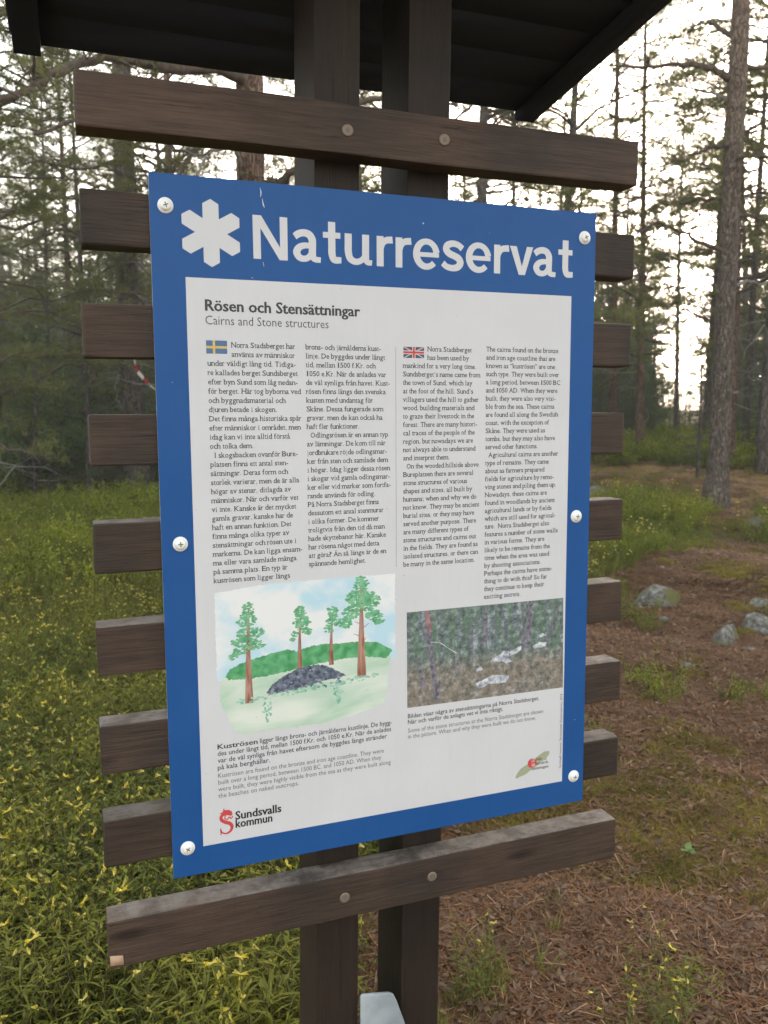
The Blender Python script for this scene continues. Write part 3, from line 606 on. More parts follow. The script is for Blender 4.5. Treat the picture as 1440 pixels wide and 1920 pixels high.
wtree(195.3, 701, 198.5, 605, 4, [(198, 614, 9, 9), (199, 630, 13, 11), (188, 646, 6, 4), (207, 644, 7, 5), (186, 655, 5, 3)])
wtree(244.5, 700, 248, 611, 4, [(248, 618, 9, 8), (248, 633, 12, 9), (240, 645, 7, 5)])
wtree(293, 723, 293.4, 572, 8, [(293, 580, 12, 13), (288, 600, 19, 13), (305, 606, 19, 15), (276, 622, 14, 11), (268, 637, 11, 8), (314, 630, 14, 9), (322, 640, 9, 4)])
for a, b in (((293, 660), (280, 655)), ((293, 641), (282, 636)), ((295, 648), (306, 640)), ((293, 675), (301, 662)), ((119, 665), (108, 660)), ((119, 664), (132, 656))): p.stroke([a, b], [1.6, .5], 4, lift=.00013, smooth=False)
cairn = [(143, 731), (150, 724), (158, 717), (168, 709), (180, 705), (192, 700), (206, 698), (222, 697), (236, 700), (247, 706), (258, 713), (268, 719), (255, 722), (236, 723), (215, 727), (195, 730), (170, 733), (150, 735)]
p.poly(rough_poly(cairn[::-1], .9, 2.0), 5, .0001)
for k in range(70):
    i = rj.randrange(len(cairn)); cu_ = rj.uniform(150, 258); vv = 735 - (1 - ((cu_ - 205) / 68) ** 2) * rj.uniform(2, 34); r_ = rj.uniform(1.4, 3.2)
    p.poly([(cu_ + r_ * math.cos(t), vv - r_ * .75 * math.sin(t)) for t in np.linspace(0, 6.28, 8)[:-1]], 5 if k % 3 else 7, .00012 + k * 1e-6)
for k in range(120):
    cu_ = rj.uniform(100, 320); vv = 741 - (cu_ - 100) * .075 + rj.uniform(-4, 4); r_ = rj.uniform(1, 2.8)
    p.poly([(cu_ + r_ * 1.3 * math.cos(t), vv - r_ * .7 * math.sin(t)) for t in np.linspace(0, 6.28, 7)[:-1]], 6, .00014 + k * 1e-6)
for bx, b0, b1, bw_ in ((144.4, 746, 777, 8), (254.8, 735, 761, 7)):
    for k in range(34):
        t = rj.random(); cu_ = bx + rj.uniform(-bw_, bw_) * math.sin(math.pi * (0.15 + .85 * t) ** .7); vv = b0 + (b1 - b0) * t; r_ = rj.uniform(1, 2.2)
        p.poly([(cu_ + r_ * math.cos(q_), vv - r_ * 1.2 * math.sin(q_)) for q_ in np.linspace(0, 6.28, 7)[:-1]], 6, .00012 + k * 1e-6)
p.build('watercolour_print', [WSKY, WGND, WHILL, WCR, WTR, WST, WBU, flat('pale_stone_print', (0.24, 0.27, 0.33))])
# --- photographic print of stones in a wood
tph = MT('photo_print'); v = tph.coord(); n1 = tph.noise(v, 30, 5, .7); n2 = tph.noise(v, 85, 5, .72); n4 = tph.noise(tph.coord((5, 1, .8)), 14, 4, .6)
sx = tph.n('ShaderNodeSeparateXYZ'); tc = tph.n('ShaderNodeTexCoord'); tph.l(tc.outputs['Object'], sx.inputs[0])
mr = tph.n('ShaderNodeMapRange'); mr.inputs['From Min'].default_value = ZB - .735; mr.inputs['From Max'].default_value = ZB - .705; tph.l(sx.outputs[2], mr.inputs['Value'])
trees_c = tph.mix(tph.ramp(n4, [(.42, (0, 0, 0)), (.6, (1, 1, 1))]), tph.ramp(n2, [(.34, (0.06, 0.065, 0.085)), (.52, (0.15, 0.18, 0.19)), (.68, (0.40, 0.46, 0.50))]), tph.ramp(n2, [(.35, (0.045, 0.065, 0.06)), (.7, (0.19, 0.30, 0.21))]))
floor_c = tph.mix(tph.ramp(n1, [(.42, (0, 0, 0)), (.6, (1, 1, 1))]), tph.ramp(n2, [(.34, (0.06, 0.06, 0.05)), (.55, (0.22, 0.21, 0.19)), (.70, (.50, .48, .46))]), tph.ramp(n2, [(.35, (0.09, 0.095, 0.075)), (.7, (0.36, 0.29, 0.25))]))
tph.color(tph.mix(mr.outputs[0], floor_c, trees_c)); tph.b.inputs['Roughness'].default_value = 0.42
wb = nt.nodes.new('ShaderNodeMix'); wb.data_type = 'RGBA'; wb.blend_type = 'MULTIPLY'; wb.inputs[0].default_value = 1.0; wb.inputs[7].default_value = (1.03, 0.995, 0.965, 1)
MPT = wash('photo_trunk', (0.07, 0.07, 0.09), (0.24, 0.22, 0.27), 120); MPR = wash('photo_trunk_red', (0.20, 0.10, 0.12), (0.36, 0.20, 0.22), 90); MPS = wash('photo_stone', (0.20, 0.22, 0.27), (0.62, 0.64, 0.70), 120)
p = Print(0.0003); p.poly([(368.4, 629.4), (369.1, 784.4), (655.4, 785.2), (652.4, 629.2)], 0)
p.stroke([(403, 630), (407, 665)], [8, 7.5], 2, smooth=False, lift=.00004); p.stroke([(407, 665), (413, 720), (423, 778)], [7.5, 8, 11], 1, lift=.00004)
p.stroke([(580, 630), (578, 690), (574, 712)], [5, 6, 8], 1, lift=.00004); p.stroke([(590, 630), (588, 690), (584, 706)], [7, 8, 9], 1, lift=.00005)
p.stroke([(640, 640), (634, 692)], [5, 7], 1, lift=.00004); p.stroke([(507, 640), (506, 700)], [6, 8], 1, lift=.00004); p.stroke([(483, 660), (482, 700)], [3, 3], 1, lift=.00004); p.stroke([(452, 690), (455, 738)], [2, 3], 1, lift=.00004); p.stroke([(389, 700), (396, 755)], [4, 7], 1, lift=.00004)
p.stroke([(408, 681), (425, 684), (440, 694), (455, 704)], 1.2, 3, lift=.00006)
for q_ in ([(516, 725), (522, 719), (532, 716), (540, 710), (548, 709), (552, 714), (549, 722), (556, 729), (545, 731), (536, 726), (526, 727)], [(548, 714), (560, 708), (572, 704), (574, 710), (562, 717), (552, 718)], [(594, 708), (606, 701), (622, 703), (620, 709), (600, 712)], [(490, 758), (520, 748), (552, 752), (546, 764), (515, 762), (495, 768)], [(602, 690), (614, 686), (622, 690), (610, 693)], [(488, 735), (500, 731), (503, 736), (492, 739)]):
    p.poly(rough_poly(q_[::-1], .8, 3), 3, .00007)
p.build('photograph_print', [tph.m, MPT, MPR, MPS])
# specks and scuffs
p = Print(0.0005)
for k in range(110):
    u, vv = rj.uniform(15, 690), rj.uniform(15, 985); r_ = rj.uniform(.18, .7) if k else 1.2; p.poly([(u + r_ * math.cos(t), vv - r_ * math.sin(t)) for t in np.linspace(0, 6.28, 7)[:-1]], 1 if k % 3 else 0)
for a in ([(150, 8), (151, 14), (150.4, 20)], [(152.5, 22), (154, 30), (155.5, 34)], [(152, 108), (153, 114)], [(446, 858), (444, 880), (441, 902)]): p.stroke(a, [.5, 1.5, .6] if a[0][1] < 200 else [.3, .5, .3], 0 if a[0][1] < 200 else 2)
o = p.build('dirt_speck', [flat('pale_dirt', (.55, .6, .62)), flat('dark_dirt', (.12, .11, .10)), flat('scuff', (.5, .5, .5))]); o['kind'] = 'stuff'
for (su, sv) in ((20.8, 41.6), (678.8, 39.6), (25.6, 500.9), (674.3, 492.0), (21.7, 951.6), (680.4, 947.5)):
    m = MB(); x, _, z = pt(su, sv); disc(m, x, z, 0.0, 0.0105, [(1, 0), (1.0, .0012), (.93, .0019), (.72, .0019), (.70, .0036), (.60, .0050), (.42, .0056), (.2, .0058)])
    slot(m, x, z, -0.0059, 0.0036, 0.00075, rj.uniform(0, 1.5), 2, 1); m.build('screw', [M_SCREWW, M_SLOT], panel, smooth=False)
# ------------------------------------------------------------------ vegetation materials
M_NEED = leafmat('pine_needles', (0.090, 0.102, 0.032), (0.190, 0.198, 0.060), 1.6, 0.38, 0.15)
M_NEEDF = leafmat('spruce_needles', (0.055, 0.080, 0.026), (0.125, 0.150, 0.045), 1.6, 0.25, 0.2)
M_BIRCH = leafmat('birch_leaves', (0.070, 0.120, 0.030), (0.14, 0.20, 0.055), 2.0, 0.45, 0.2)
M_BIL = leafmat('bilberry_leaves', (0.115, 0.155, 0.008), (0.275, 0.300, 0.018), 0.9, 0.42, 0.22, world=True)
M_WHEAT = leafmat('cow_wheat_leaves', (0.085, 0.108, 0.009), (0.235, 0.235, 0.022), 2.5, 0.40, 0.25, world=True)
M_GRASS = leafmat('grass_blades', (0.085, 0.105, 0.012), (0.225, 0.220, 0.030), 2.0, 0.40, 0.25, world=True)
M_STEM = flat('plant_stem', (0.10, 0.085, 0.03), 0.8)
M_TWIG = flat('shrub_twig', (0.055, 0.04, 0.028), 0.9)
M_YEL = leafmat('yellow_petals', (0.88, 0.68, 0.04), (0.92, 0.82, 0.30), 30, 0.35, 0.15)
M_BARK = barkmat('pine_bark', (0.075, 0.060, 0.052), (0.15, 0.122, 0.105), (0.27, 0.225, 0.19))
M_BARKG = barkmat('greybrown_bark', (0.075, 0.059, 0.050), (0.155, 0.122, 0.100), (0.28, 0.225, 0.185), 1.7, up=((0.17, 0.115, 0.085), (0.32, 0.235, 0.18)))
M_BARKR = barkmat('reddish_bark', (0.095, 0.060, 0.045), (0.20, 0.125, 0.090), (0.30, 0.20, 0.15))
M_DEAD = varied('dead_branch', (0.10, 0.09, 0.08), (0.28, 0.26, 0.235), 40, 0.9, 0.3)
M_LIMB = varied('limb_bark', (0.045, 0.034, 0.028), (0.12, 0.088, 0.066), 25, 0.9, 0.4)

def rnd(a, b): return a + (b - a) * RNG.random()
def unit(v): return v / (np.linalg.norm(v, axis=-1, keepdims=True) + 1e-9)
def tufts(mb, P, D, n, L, w, mi=0, spread=0.9, shoot=0.10):
    """needle clumps: P (k,3) bases, D (k,3) shoot directions"""
    P = np.asarray(P); D = unit(np.asarray(D)); k = len(P)
    if k == 0: return
    t = RNG.random((k, n, 1)) * shoot
    R = unit(RNG.normal(size=(k, n, 3))); d = unit(D[:, None] * (1 - spread * .35) + R * spread)
    base = P[:, None] + D[:, None] * t; tip = base + d * (L * (0.7 + 0.6 * RNG.random((k, n, 1))))
    s = unit(np.cross(d, RNG.normal(size=(k, n, 3)))) * w / 2
    mb.tris(np.stack([base - s, base + s, tip], 2).reshape(-1, 3, 3), mi)
def limb_pts(p0, az, L, rise, droop, n=6, wig=0.06):
    d = np.array([math.cos(az), math.sin(az), 0.0]); side = np.array([-d[1], d[0], 0]); t = np.linspace(0, 1, n)
    w = np.cumsum(RNG.normal(size=(n, 2)) * wig * L / n, axis=0); w[0] = 0
    return p0 + d * (L * t)[:, None] + np.array([0, 0, 1.0]) * (rise * L * t - droop * L * t ** 2)[:, None] + side * w[:, :1] + np.array([0, 0, 1]) * w[:, 1:]
def trunk_pts(H, lean=(0, 0), bend=0.12, n=16):
    t = np.linspace(0, 1, n); p1, p2 = rnd(0, 6), rnd(0, 6)
    x = lean[0] * t * H + bend * np.sin(2.5 * t + p1) - bend * math.sin(p1); y = lean[1] * t * H + bend * np.sin(2.1 * t + p2) - bend * math.sin(p2)
    return np.stack([x, y, t * H - .12], 1)
def make_tree(seed, H, r0, zb, zdead, crownR, kind='pine', needles=22, nL=0.078, nw=0.0092, sides=10, dens=1.0, lean=(0, 0), bark=None, bend=0.12, per=7.5):
    """returns (trunk mesh, crown mesh)"""
    global RNG
    keep = RNG; RNG = np.random.default_rng(seed)
    tr = MB(); cr = MB(); TP = trunk_pts(H, lean, bend); t = np.linspace(0, 1, len(TP)); rad = r0 * (1 - t) ** .8 * .92 + .012; rad[0] = r0 * 1.35; rad[1] = r0 * 0.98
    tr.tube(TP, rad, sides, 0, rough=.10)
    def tp(z):
        i = np.interp(z, TP[:, 2], np.arange(len(TP))); k = int(min(i, len(TP) - 2)); f = i - k; return TP[k] * (1 - f) + TP[k + 1] * f, rad[k] * (1 - f) + rad[k + 1] * f
    z = zdead
    while z < zb:                                  # dead lower branches
        p, r_ = tp(z); az = rnd(0, 6.28); L = rnd(.3, 1.5); q = limb_pts(p, az, L, rnd(-.1, .3), rnd(0, .4), 5, .5)
        tr.tube(q, np.linspace(.014, .004, 5), 4, 1)
        for _ in range(2):
            k = int(rnd(1, 4)); tr.tube(limb_pts(q[k], az + rnd(-1.2, 1.2), L * rnd(.25, .5), rnd(-.3, .3), .2, 4, .5), np.linspace(.006, .002, 4), 3, 1)
        z += rnd(.15, .55)
    z = zb; PB, DB = [], []
    while z < H - .15:
        f = (z - zb) / (H - zb)
        prof = (max(.3, math.sin(math.pi * min(1, .30 + f * .70))) ** .7 if kind == 'pine' else (1 - f) ** .85)
        for _ in range(int(rnd(2, 4.6) * (1.3 if kind == 'spruce' else 1))):
            p, r_ = tp(z + rnd(-.1, .1)); az = rnd(0, 6.28); L = max(.25, crownR * prof * rnd(.55, 1.1))
            if kind == 'pine': q = limb_pts(p, az, L, rnd(.0, .55), rnd(0, .35), 6, .35)
            elif kind == 'birch': q = limb_pts(p, az, L, rnd(.5, 1.2), rnd(.1, .5), 6, .2)
            else: q = limb_pts(p, az, L, rnd(-.15, .1), rnd(.0, .3) - .12, 6, .08)
            tr.tube(q, np.linspace(min(.032, .010 + .0085 * L), .004, 6), 5, 0 if kind != 'pine' else 2)
            ns = max(3, int(L * per * dens))
            for j in range(ns):
                s_ = (.18 if kind == 'spruce' else .32) + (1 - (.18 if kind == 'spruce' else .32)) * rnd(0, 1) ** .8; i = s_ * 5; k = int(min(i, 4)); b = q[k] + (q[k + 1] - q[k]) * (i - k)
                sl = L * rnd(.14, .34) * (1.15 - .5 * s_); sa = az + rnd(-1.1, 1.1)
                sp = limb_pts(b, sa, sl, rnd(-.05, .7) if kind != 'spruce' else rnd(-.35, .05), .1, 4, .25)
                tr.tube(sp, np.linspace(.005, .002, 4), 3, 0 if kind != 'pine' else 2, cap=False)
                m_ = max(2, int(sl / .085))
                for u in np.linspace(.25, 1, m_):
                    ii = u * 3; kk = int(min(ii, 2)); PB.append(sp[kk] + (sp[kk + 1] - sp[kk]) * (ii - kk) + RNG.normal(size=3) * .03)
                    DB.append(np.array([math.cos(sa), math.sin(sa), rnd(.0, .9)]) + RNG.normal(size=3) * .5)
        z += rnd(.22, .5) if kind == 'pine' else rnd(.14, .28)
    PB = np.array(PB); DB = np.array(DB)
    if kind == 'birch':
        n = 7; k = len(PB); c_ = PB[:, None] + RNG.normal(size=(k, n, 3)) * .09; a = unit(RNG.normal(size=(k, n, 3))); b = unit(np.cross(a, RNG.normal(size=(k, n, 3)))); s_ = .018 + .016 * RNG.random((k, n, 1))
        cr.quads(np.stack([c_ - a * s_, c_ + b * s_ * .6, c_ + a * s_, c_ - b * s_ * .6], 2).reshape(-1, 4, 3))
    else: tufts(cr, PB, DB, needles, nL, nw, 0, .95 if kind == 'pine' else .8, .09)
    leaf = {'pine': M_NEED, 'spruce': M_NEEDF, 'birch': M_BIRCH}[kind]
    a = tr.mesh('trunk', [bark or M_BARK, M_DEAD, M_LIMB], smooth=True); b = cr.mesh('crown', leaf)
    RNG = keep; return a, b, len(PB)
def place_tree(name, me, loc, rz, sc, label, cat='tree', group=None, tilt=(0, 0)):
    r = empty(name, loc, rz); r.scale = (sc, sc, sc); r.rotation_euler = (tilt[0], tilt[1], rz); tag(r, label, cat, group)
    for nm, mm_ in (('trunk', me[0]), ('crown', me[1])):
        o = bpy.data.objects.new(nm, mm_); COL.objects.link(o); o.parent = r
    return r
PINES = [make_tree(11, 11.5, .100, 1.9, 1.0, 2.2), make_tree(12, 12.5, .108, 2.8, 1.2, 2.4), make_tree(13, 9.5, .08, 1.3, .6, 1.9), make_tree(14, 11.5, .095, 2.4, .8, 2.1, bark=M_BARKR)]
TALL = [make_tree(15, 14.0, .098, 5.0, 1.6, 2.3, bark=M_BARKR), make_tree(16, 13.0, .085, 4.2, 1.2, 2.0)]
SPRUCE = [make_tree(21, 5.5, .07, .3, .2, 1.15, 'spruce', 12, .05, .010, 8), make_tree(22, 8.5, .10, .5, .4, 1.6, 'spruce', 11, .055, .012, 8)]
BIRCH = [make_tree(31, 3.2, .03, .5, .4, 1.1, 'birch', sides=7, per=9), make_tree(32, 4.4, .04, .8, .6, 1.3, 'birch', sides=7, per=9)]

#print([len(a_[1].polygons) for a_ in PINES+TALL+SPRUCE+BIRCH],[len(a_[0].polygons) for a_ in PINES+TALL+SPRUCE+BIRCH])
def base_of(px, py, dist=None):
    q = gp(px, py)
    if dist is None: return q
    d = ray(px, py); h = d[:2] / np.linalg.norm(d[:2]); x, y = CAM[0] + h[0] * dist, CAM[1] + h[1] * dist
    return np.array([x, y, float(terrain(x, y))])
# --- trees the photograph shows one by one
def custom_pine(seed, base, path, name, label, H=14, zb=6.5, bark=None, limbs=(), zdead=3.0, crownR=2.4, sides=16, dens=1.0, needles=12, tuft=True):
    """path: world points of the trunk axis with radii; limbs: (points, r0, r1, foliage share, dead)"""
    r = empty(name, tuple(base)); tag(r, label, 'tree')
    me = make_tree(seed, H, path[0][1], zb, zb - .01, crownR, 'pine', needles, .085, .009, 8, dens, bend=.05)
    # own trunk following the photographed axis
    pts = np.array([p for p, _ in path]) - base; rad = np.array([q for _, q in path]); m = MB()
    t = np.linspace(0, 1, len(pts)); tt = np.linspace(0, 1, 34); PP = np.stack([np.interp(tt, t, pts[:, k]) for k in range(3)], 1); RR = np.interp(tt, t, rad)
    m.tube(PP, RR, sides, 0, rough=.07); o = m.build('trunk', [bark or M_BARKG], r, smooth=True)
    ln = np.array([(pts[-1][0] - pts[0][0]) / (pts[-1][2] - pts[0][2]), (pts[-1][1] - pts[0][1]) / (pts[-1][2] - pts[0][2])])
    c = me[1]; V = np.empty(len(c.vertices) * 3, np.float32); c.vertices.foreach_get('co', V); V = V.reshape(-1, 3)
    V[:, 0] += ln[0] * V[:, 2]; V[:, 1] += ln[1] * V[:, 2]; c.vertices.foreach_set('co', V.ravel()); c.update()
    lm = me[0]; V = np.empty(len(lm.vertices) * 3, np.float32); lm.vertices.foreach_get('co', V); V = V.reshape(-1, 3)
    V[:, 0] += ln[0] * V[:, 2]; V[:, 1] += ln[1] * V[:, 2]; lm.vertices.foreach_set('co', V.ravel())
    bm = bmesh.new(); bm.from_mesh(lm); bmesh.ops.delete(bm, geom=[f for f in bm.faces if f.material_index == 0], context='FACES'); bm.to_mesh(lm); bm.free()
    for nm, mm_ in (('crown', c), ('limb', lm)):
        ob = bpy.data.objects.new(nm, mm_); COL.objects.link(ob); ob.parent = r
        if nm == 'limb': ob['kind'] = 'stuff'
    for (pl, r0, r1, fol, dead) in limbs:
        q = np.array(pl) - base; n = len(q) * 4; t = np.linspace(0, 1, len(q)); tt = np.linspace(0, 1, n); Q = np.stack([np.interp(tt, t, q[:, k]) for k in range(3)], 1)
        Q[1:-1] = (Q[:-2] + Q[1:-1] * 2 + Q[2:]) / 4; Q += RNG.normal(size=Q.shape) * .012
        mb = MB(); mb.tube(Q, np.linspace(r0, r1, n), 8, 1 if dead else 0, rough=.2); L = np.linalg.norm(q[-1] - q[0]); P_, D_ = [], []
        for j in range(int(L * (6 if dead else 9))):
            k = int(rnd(.15, 1) * (n - 2)); dd = Q[k + 1] - Q[k]; az = math.atan2(dd[1], dd[0]) + rnd(-1.3, 1.3); sl = rnd(.15, .5) * (0.8 if dead else 1)
            sp = limb_pts(Q[k], az, sl, rnd(-.5, .8), .2, 5, .5); mb.tube(sp, np.linspace(max(.004, r1 * .7), .002, 5), 4, 1 if dead else 0, cap=False)
            if not dead:
                for u in np.linspace(.2, 1, 5):
                    if RNG.random() < fol: kk = int(u * 3.99); P_.append(sp[kk] + RNG.normal(size=3) * .03); D_.append(np.array([math.cos(az), math.sin(az), rnd(0, .9)]) + RNG.normal(size=3) * .4)
                for s2 in range(2):
                    az2 = az + rnd(-1, 1); s3 = limb_pts(sp[2 + s2], az2, sl * .5, rnd(-.2, .8), .1, 4, .3); mb.tube(s3, np.linspace(.004, .002, 4), 3, 0, cap=False)
                    for u in range(1, 4):
                        if RNG.random() < fol: P_.append(s3[u]); D_.append(np.array([math.cos(az2), math.sin(az2), rnd(0, .9)]) + RNG.normal(size=3) * .4)
        if P_: tufts(mb, P_, D_, 20, .06, .0042, 2, .95, .07)
        mb.build('branch', [M_LIMB, M_DEAD, M_NEED], r, smooth=False)
    return r
def path_px(lst, dist, rr):
    out = []
    for (px, py), wpx in lst:
        p = at_dist(px, py, dist); out.append((p, wpx / 2 / F_PX * dist * rr))
    return out
def trunk_from(px0, py0, pts, H_top=14):
    base = gp(px0, py0); dist = math.hypot(base[0] - CAM[0], base[1] - CAM[1]); out = [(base - [0, 0, .15], pts[0][2] / 2 / F_PX * dist)]
    for (px, py, w) in pts: out.append((at_dist(px, py, dist), w / 2 / F_PX * dist))
    a, b = out[-2][0], out[-1][0]; d = (b - a) / (b[2] - a[2]); out.append((b + d * (H_top - b[2]), .03)); return base, dist, out
RAD = []
# the stout pine right of the sign
b1, d1, pa = trunk_from(1342, 950, [(1342, 935, 50), (1345, 890, 37), (1352, 780, 33), (1358, 640, 31), (1366, 480, 29), (1374, 300, 29), (1386, 100, 29), (1392, -60, 28)], 13)
L1 = lambda pts, dd=0: [at_dist(x, y, d1 + dd * k / max(1, len(pts) - 1)) for k, (x, y) in enumerate(pts)]
custom_pine(41, b1, pa, 'pine_tree', 'stout grey-brown pine with bare trunk, nearest on the right of the sign', 13, 7.2, M_BARKG, [
    (L1([(1372, 150), (1340, 130), (1290, 120), (1230, 126), (1140, 122)], -.6), .045, .010, .55, False), (L1([(1374, 190), (1330, 170), (1270, 160), (1225, 150)], .5), .02, .006, .1, True),
    (L1([(1380, 80), (1350, 50), (1325, 40), (1290, 60)], .5), .03, .008, .6, False), (L1([(1366, 470), (1320, 460), (1270, 430), (1230, 415), (1200, 440)], -.7), .028, .006, .3, False),
    (L1([(1375, 270), (1330, 275), (1280, 300), (1240, 310)], -.8), .03, .008, .75, False), (L1([(1378, 300), (1420, 290), (1470, 300)], -.5), .03, .01, .7, False), (L1([(1368, 540), (1400, 525), (1450, 535)], .3), .022, .008, .2, True),
    (L1([(1380, 120), (1430, 130), (1500, 110)], .4), .035, .01, .8, False), (L1([(1370, 380), (1320, 370), (1270, 385), (1215, 375)], .8), .025, .008, .8, False), (L1([(1372, 400), (1430, 410), (1480, 430)], .8), .025, .008, .8, False),
    (L1([(1352, 560), (1345, 535), (1332, 520)], -.2), .012, .004, 0, True), (L1([(1372, 740), (1385, 735), (1392, 738)], -.2), .008, .003, 0, True)])
# the twin-stemmed pine left of the sign
b2, d2, pa = trunk_from(256, 928, [(256, 915, 62), (252, 860, 44), (248, 760, 40), (243, 640, 38), (238, 480, 36), (234, 340, 36), (230, 200, 34), (226, 40, 30)], 13)
L2 = lambda pts, dd=0: [at_dist(x, y, d2 + dd * k / max(1, len(pts) - 1)) for k, (x, y) in enumerate(pts)]
custom_pine(42, b2, pa, 'pine_tree', 'dark rough-barked pine with twisted dead branches, seen just left of the blue panel', 13, 4.2, M_BARK, [
    (L2([(240, 560), (262, 530), (272, 480), (262, 430), (270, 380)], -1.0), .022, .006, 0, True), (L2([(246, 720), (222, 700), (215, 735), (228, 765)], -.8), .014, .004, 0, True),
    (L2([(236, 500), (190, 560), (160, 590), (110, 600)], -1.2), .018, .005, 0, True), (L2([(238, 540), (180, 470), (170, 420), (185, 380)], -.6), .016, .004, .1, True),
    (L2([(236, 420), (180, 440), (110, 430), (30, 470)], -1.0), .03, .008, .6, False), (L2([(235, 360), (290, 340), (340, 300), (370, 260)], -1.0), .03, .008, .3, False),
    (L2([(238, 600), (170, 640), (110, 690), (60, 700)], -1.5), .02, .006, .25, False), (L2([(250, 660), (268, 600), (275, 540)], -.6), .012, .004, 0, True), (L2([(232, 300), (150, 320), (70, 300), (-20, 330)], -1.2), .03, .008, .9, False)])
b2b = base_of(175, 930); dd2 = math.hypot(*(b2b - CAM)[:2])
# the pine whose trunk shows above the panel
d3 = 7.6; b3 = base_of(470, 900, d3)
pa = [(b3 - [0, 0, .1], .15), (at_dist(470, 700, d3), .128), (at_dist(470, 400, d3), .122), (at_dist(470, 240, d3), .120), (at_dist(466, 60, d3), .112), (at_dist(462, -150, d3), .10)]
a_, b_ = pa[-2][0], pa[-1][0]; pa.append((b_ + (b_ - a_) / (b_[2] - a_[2]) * (11 - b_[2]), .03))
L3 = lambda pts, dd=0: [at_dist(x, y, d3 + dd * k / max(1, len(pts) - 1)) for k, (x, y) in enumerate(pts)]
custom_pine(43, b3, pa, 'pine_tree', 'reddish pine with crooked limbs, its trunk seen above the panel behind the top slat', 11, 5.2, M_BARKR, [
    (L3([(466, 150), (400, 128), (320, 130), (250, 112), (200, 106), (120, 128), (60, 160), (-20, 205)], -2.2), .055, .018, .55, False),
    (L3([(474, 350), (520, 345), (548, 325), (580, 300), (640, 290)], -.5), .05, .015, .5, False), (L3([(468, 330), (430, 270), (385, 290), (372, 330)], -.7), .022, .008, .2, True),
    (L3([(464, 250), (400, 255), (350, 300), (320, 345), (290, 360)], -1.0), .028, .008, .3, False), (L3([(464, 120), (380, 60), (250, 20), (100, 10), (-40, 30)], -1.8), .04, .012, .9, False),
    (L3([(470, 200), (560, 210), (690, 190), (760, 170), (860, 200)], .8), .035, .012, .8, False), (L3([(464, 280), (330, 230), (200, 215), (60, 250)], -1.6), .03, .01, .9, False), (L3([(470, 100), (600, 60), (800, 90)], 1.2), .03, .01, .9, False)])
# slimmer trunks, each at its own place
def single(px, py, mesh, sc, label, rzv=0.0, name='pine_tree', dist=None, tilt=(0, 0)):
    q = base_of(px, py, dist); place_tree(name, mesh, (q[0], q[1], q[2] - .05), rzv, sc, label, 'tree', None, tilt); RAD.append((q[0], q[1]))
single(172, 928, PINES[2], .80, 'thin dark pine rising just left of the twin dead-branched pine', 1.0)
single(92, 892, TALL[1], .62, 'slender pale-trunked pine, leftmost of the clear trunks at the left edge of the meadow', 2.0, tilt=(0, -.03))
single(140, 886, TALL[0], .66, 'slender straight pine between two slat ends left of the panel', 4.0)
single(1148, 800, TALL[0], .80, 'thin reddish pine seen right beside the right edge of the panel', 0.7, dist=17)
single(1200, 800, PINES[3], .80, 'slim pine standing just past the right slat ends', 2.2, dist=16)
single(1270, 790, TALL[1], .70, 'very thin dark pine against the glowing gap in the trees', 5.2, dist=21)
single(1322, 812, PINES[1], .66, 'slim pine directly left of the stout right-hand pine', 3.3, dist=19)
single(1372, 800, TALL[0], .72, 'pine half hidden behind the stout right-hand pine', 1.3, dist=15)
single(1398, 805, TALL[1], .85, 'pale thin pine just right of the stout pine', 0.3, dist=18)
single(1432, 810, PINES[1], .9, 'pine at the right edge of the view', 4.4, dist=14.5)
single(905, 850, PINES[0], .95, 'pine seen through the gap between posts and top slat right end', 2.7, dist=12)
single(780, 850, PINES[1], 1.0, 'tall pine hidden mostly behind the panel', 3.7, dist=14)
single(1040, 830, PINES[2], 1.0, 'bushy pine rising above the right end of the top slat', 5.0, dist=13)
single(330, 890, PINES[3], .9, 'pine behind the left part of the panel, crown showing above it', 1.9, dist=13)
single(-25, 890, PINES[2], .95, 'bushy dark pine reaching in at the left edge of the view', .6, dist=11)
single(-190, 900, PINES[0], .9, 'broad dark pine just outside the left edge, its boughs reaching in', 2.6, dist=9)
single(1309, 815, SPRUCE[0], .42, 'small dark young spruce left of the stout right-hand pine', 1, 'spruce_tree', dist=13.5)
single(60, 890, BIRCH[0], .85, 'bright green young birch among the trunks at far left', .4, 'birch_tree', dist=14)
single(128, 886, BIRCH[1], .6, 'small light green birch behind the thin trunks on the left', 2.4, 'birch_tree', dist=17)
single(-10, 895, BIRCH[1], .55, 'leafy birch sapling at the left margin of the meadow', 5.0, 'birch_tree', dist=12.5)
single(1160, 805, SPRUCE[0], .5, 'young spruce beyond the right slat ends', 3, 'spruce_tree', dist=20)
single(1225, 800, BIRCH[0], .6, 'light green birch bush under the thin pines on the right', 1, 'birch_tree', dist=22)
single(1420, 812, SPRUCE[1], .40, 'dark spruce at the right margin behind the shrubs', 2, 'spruce_tree', dist=17)
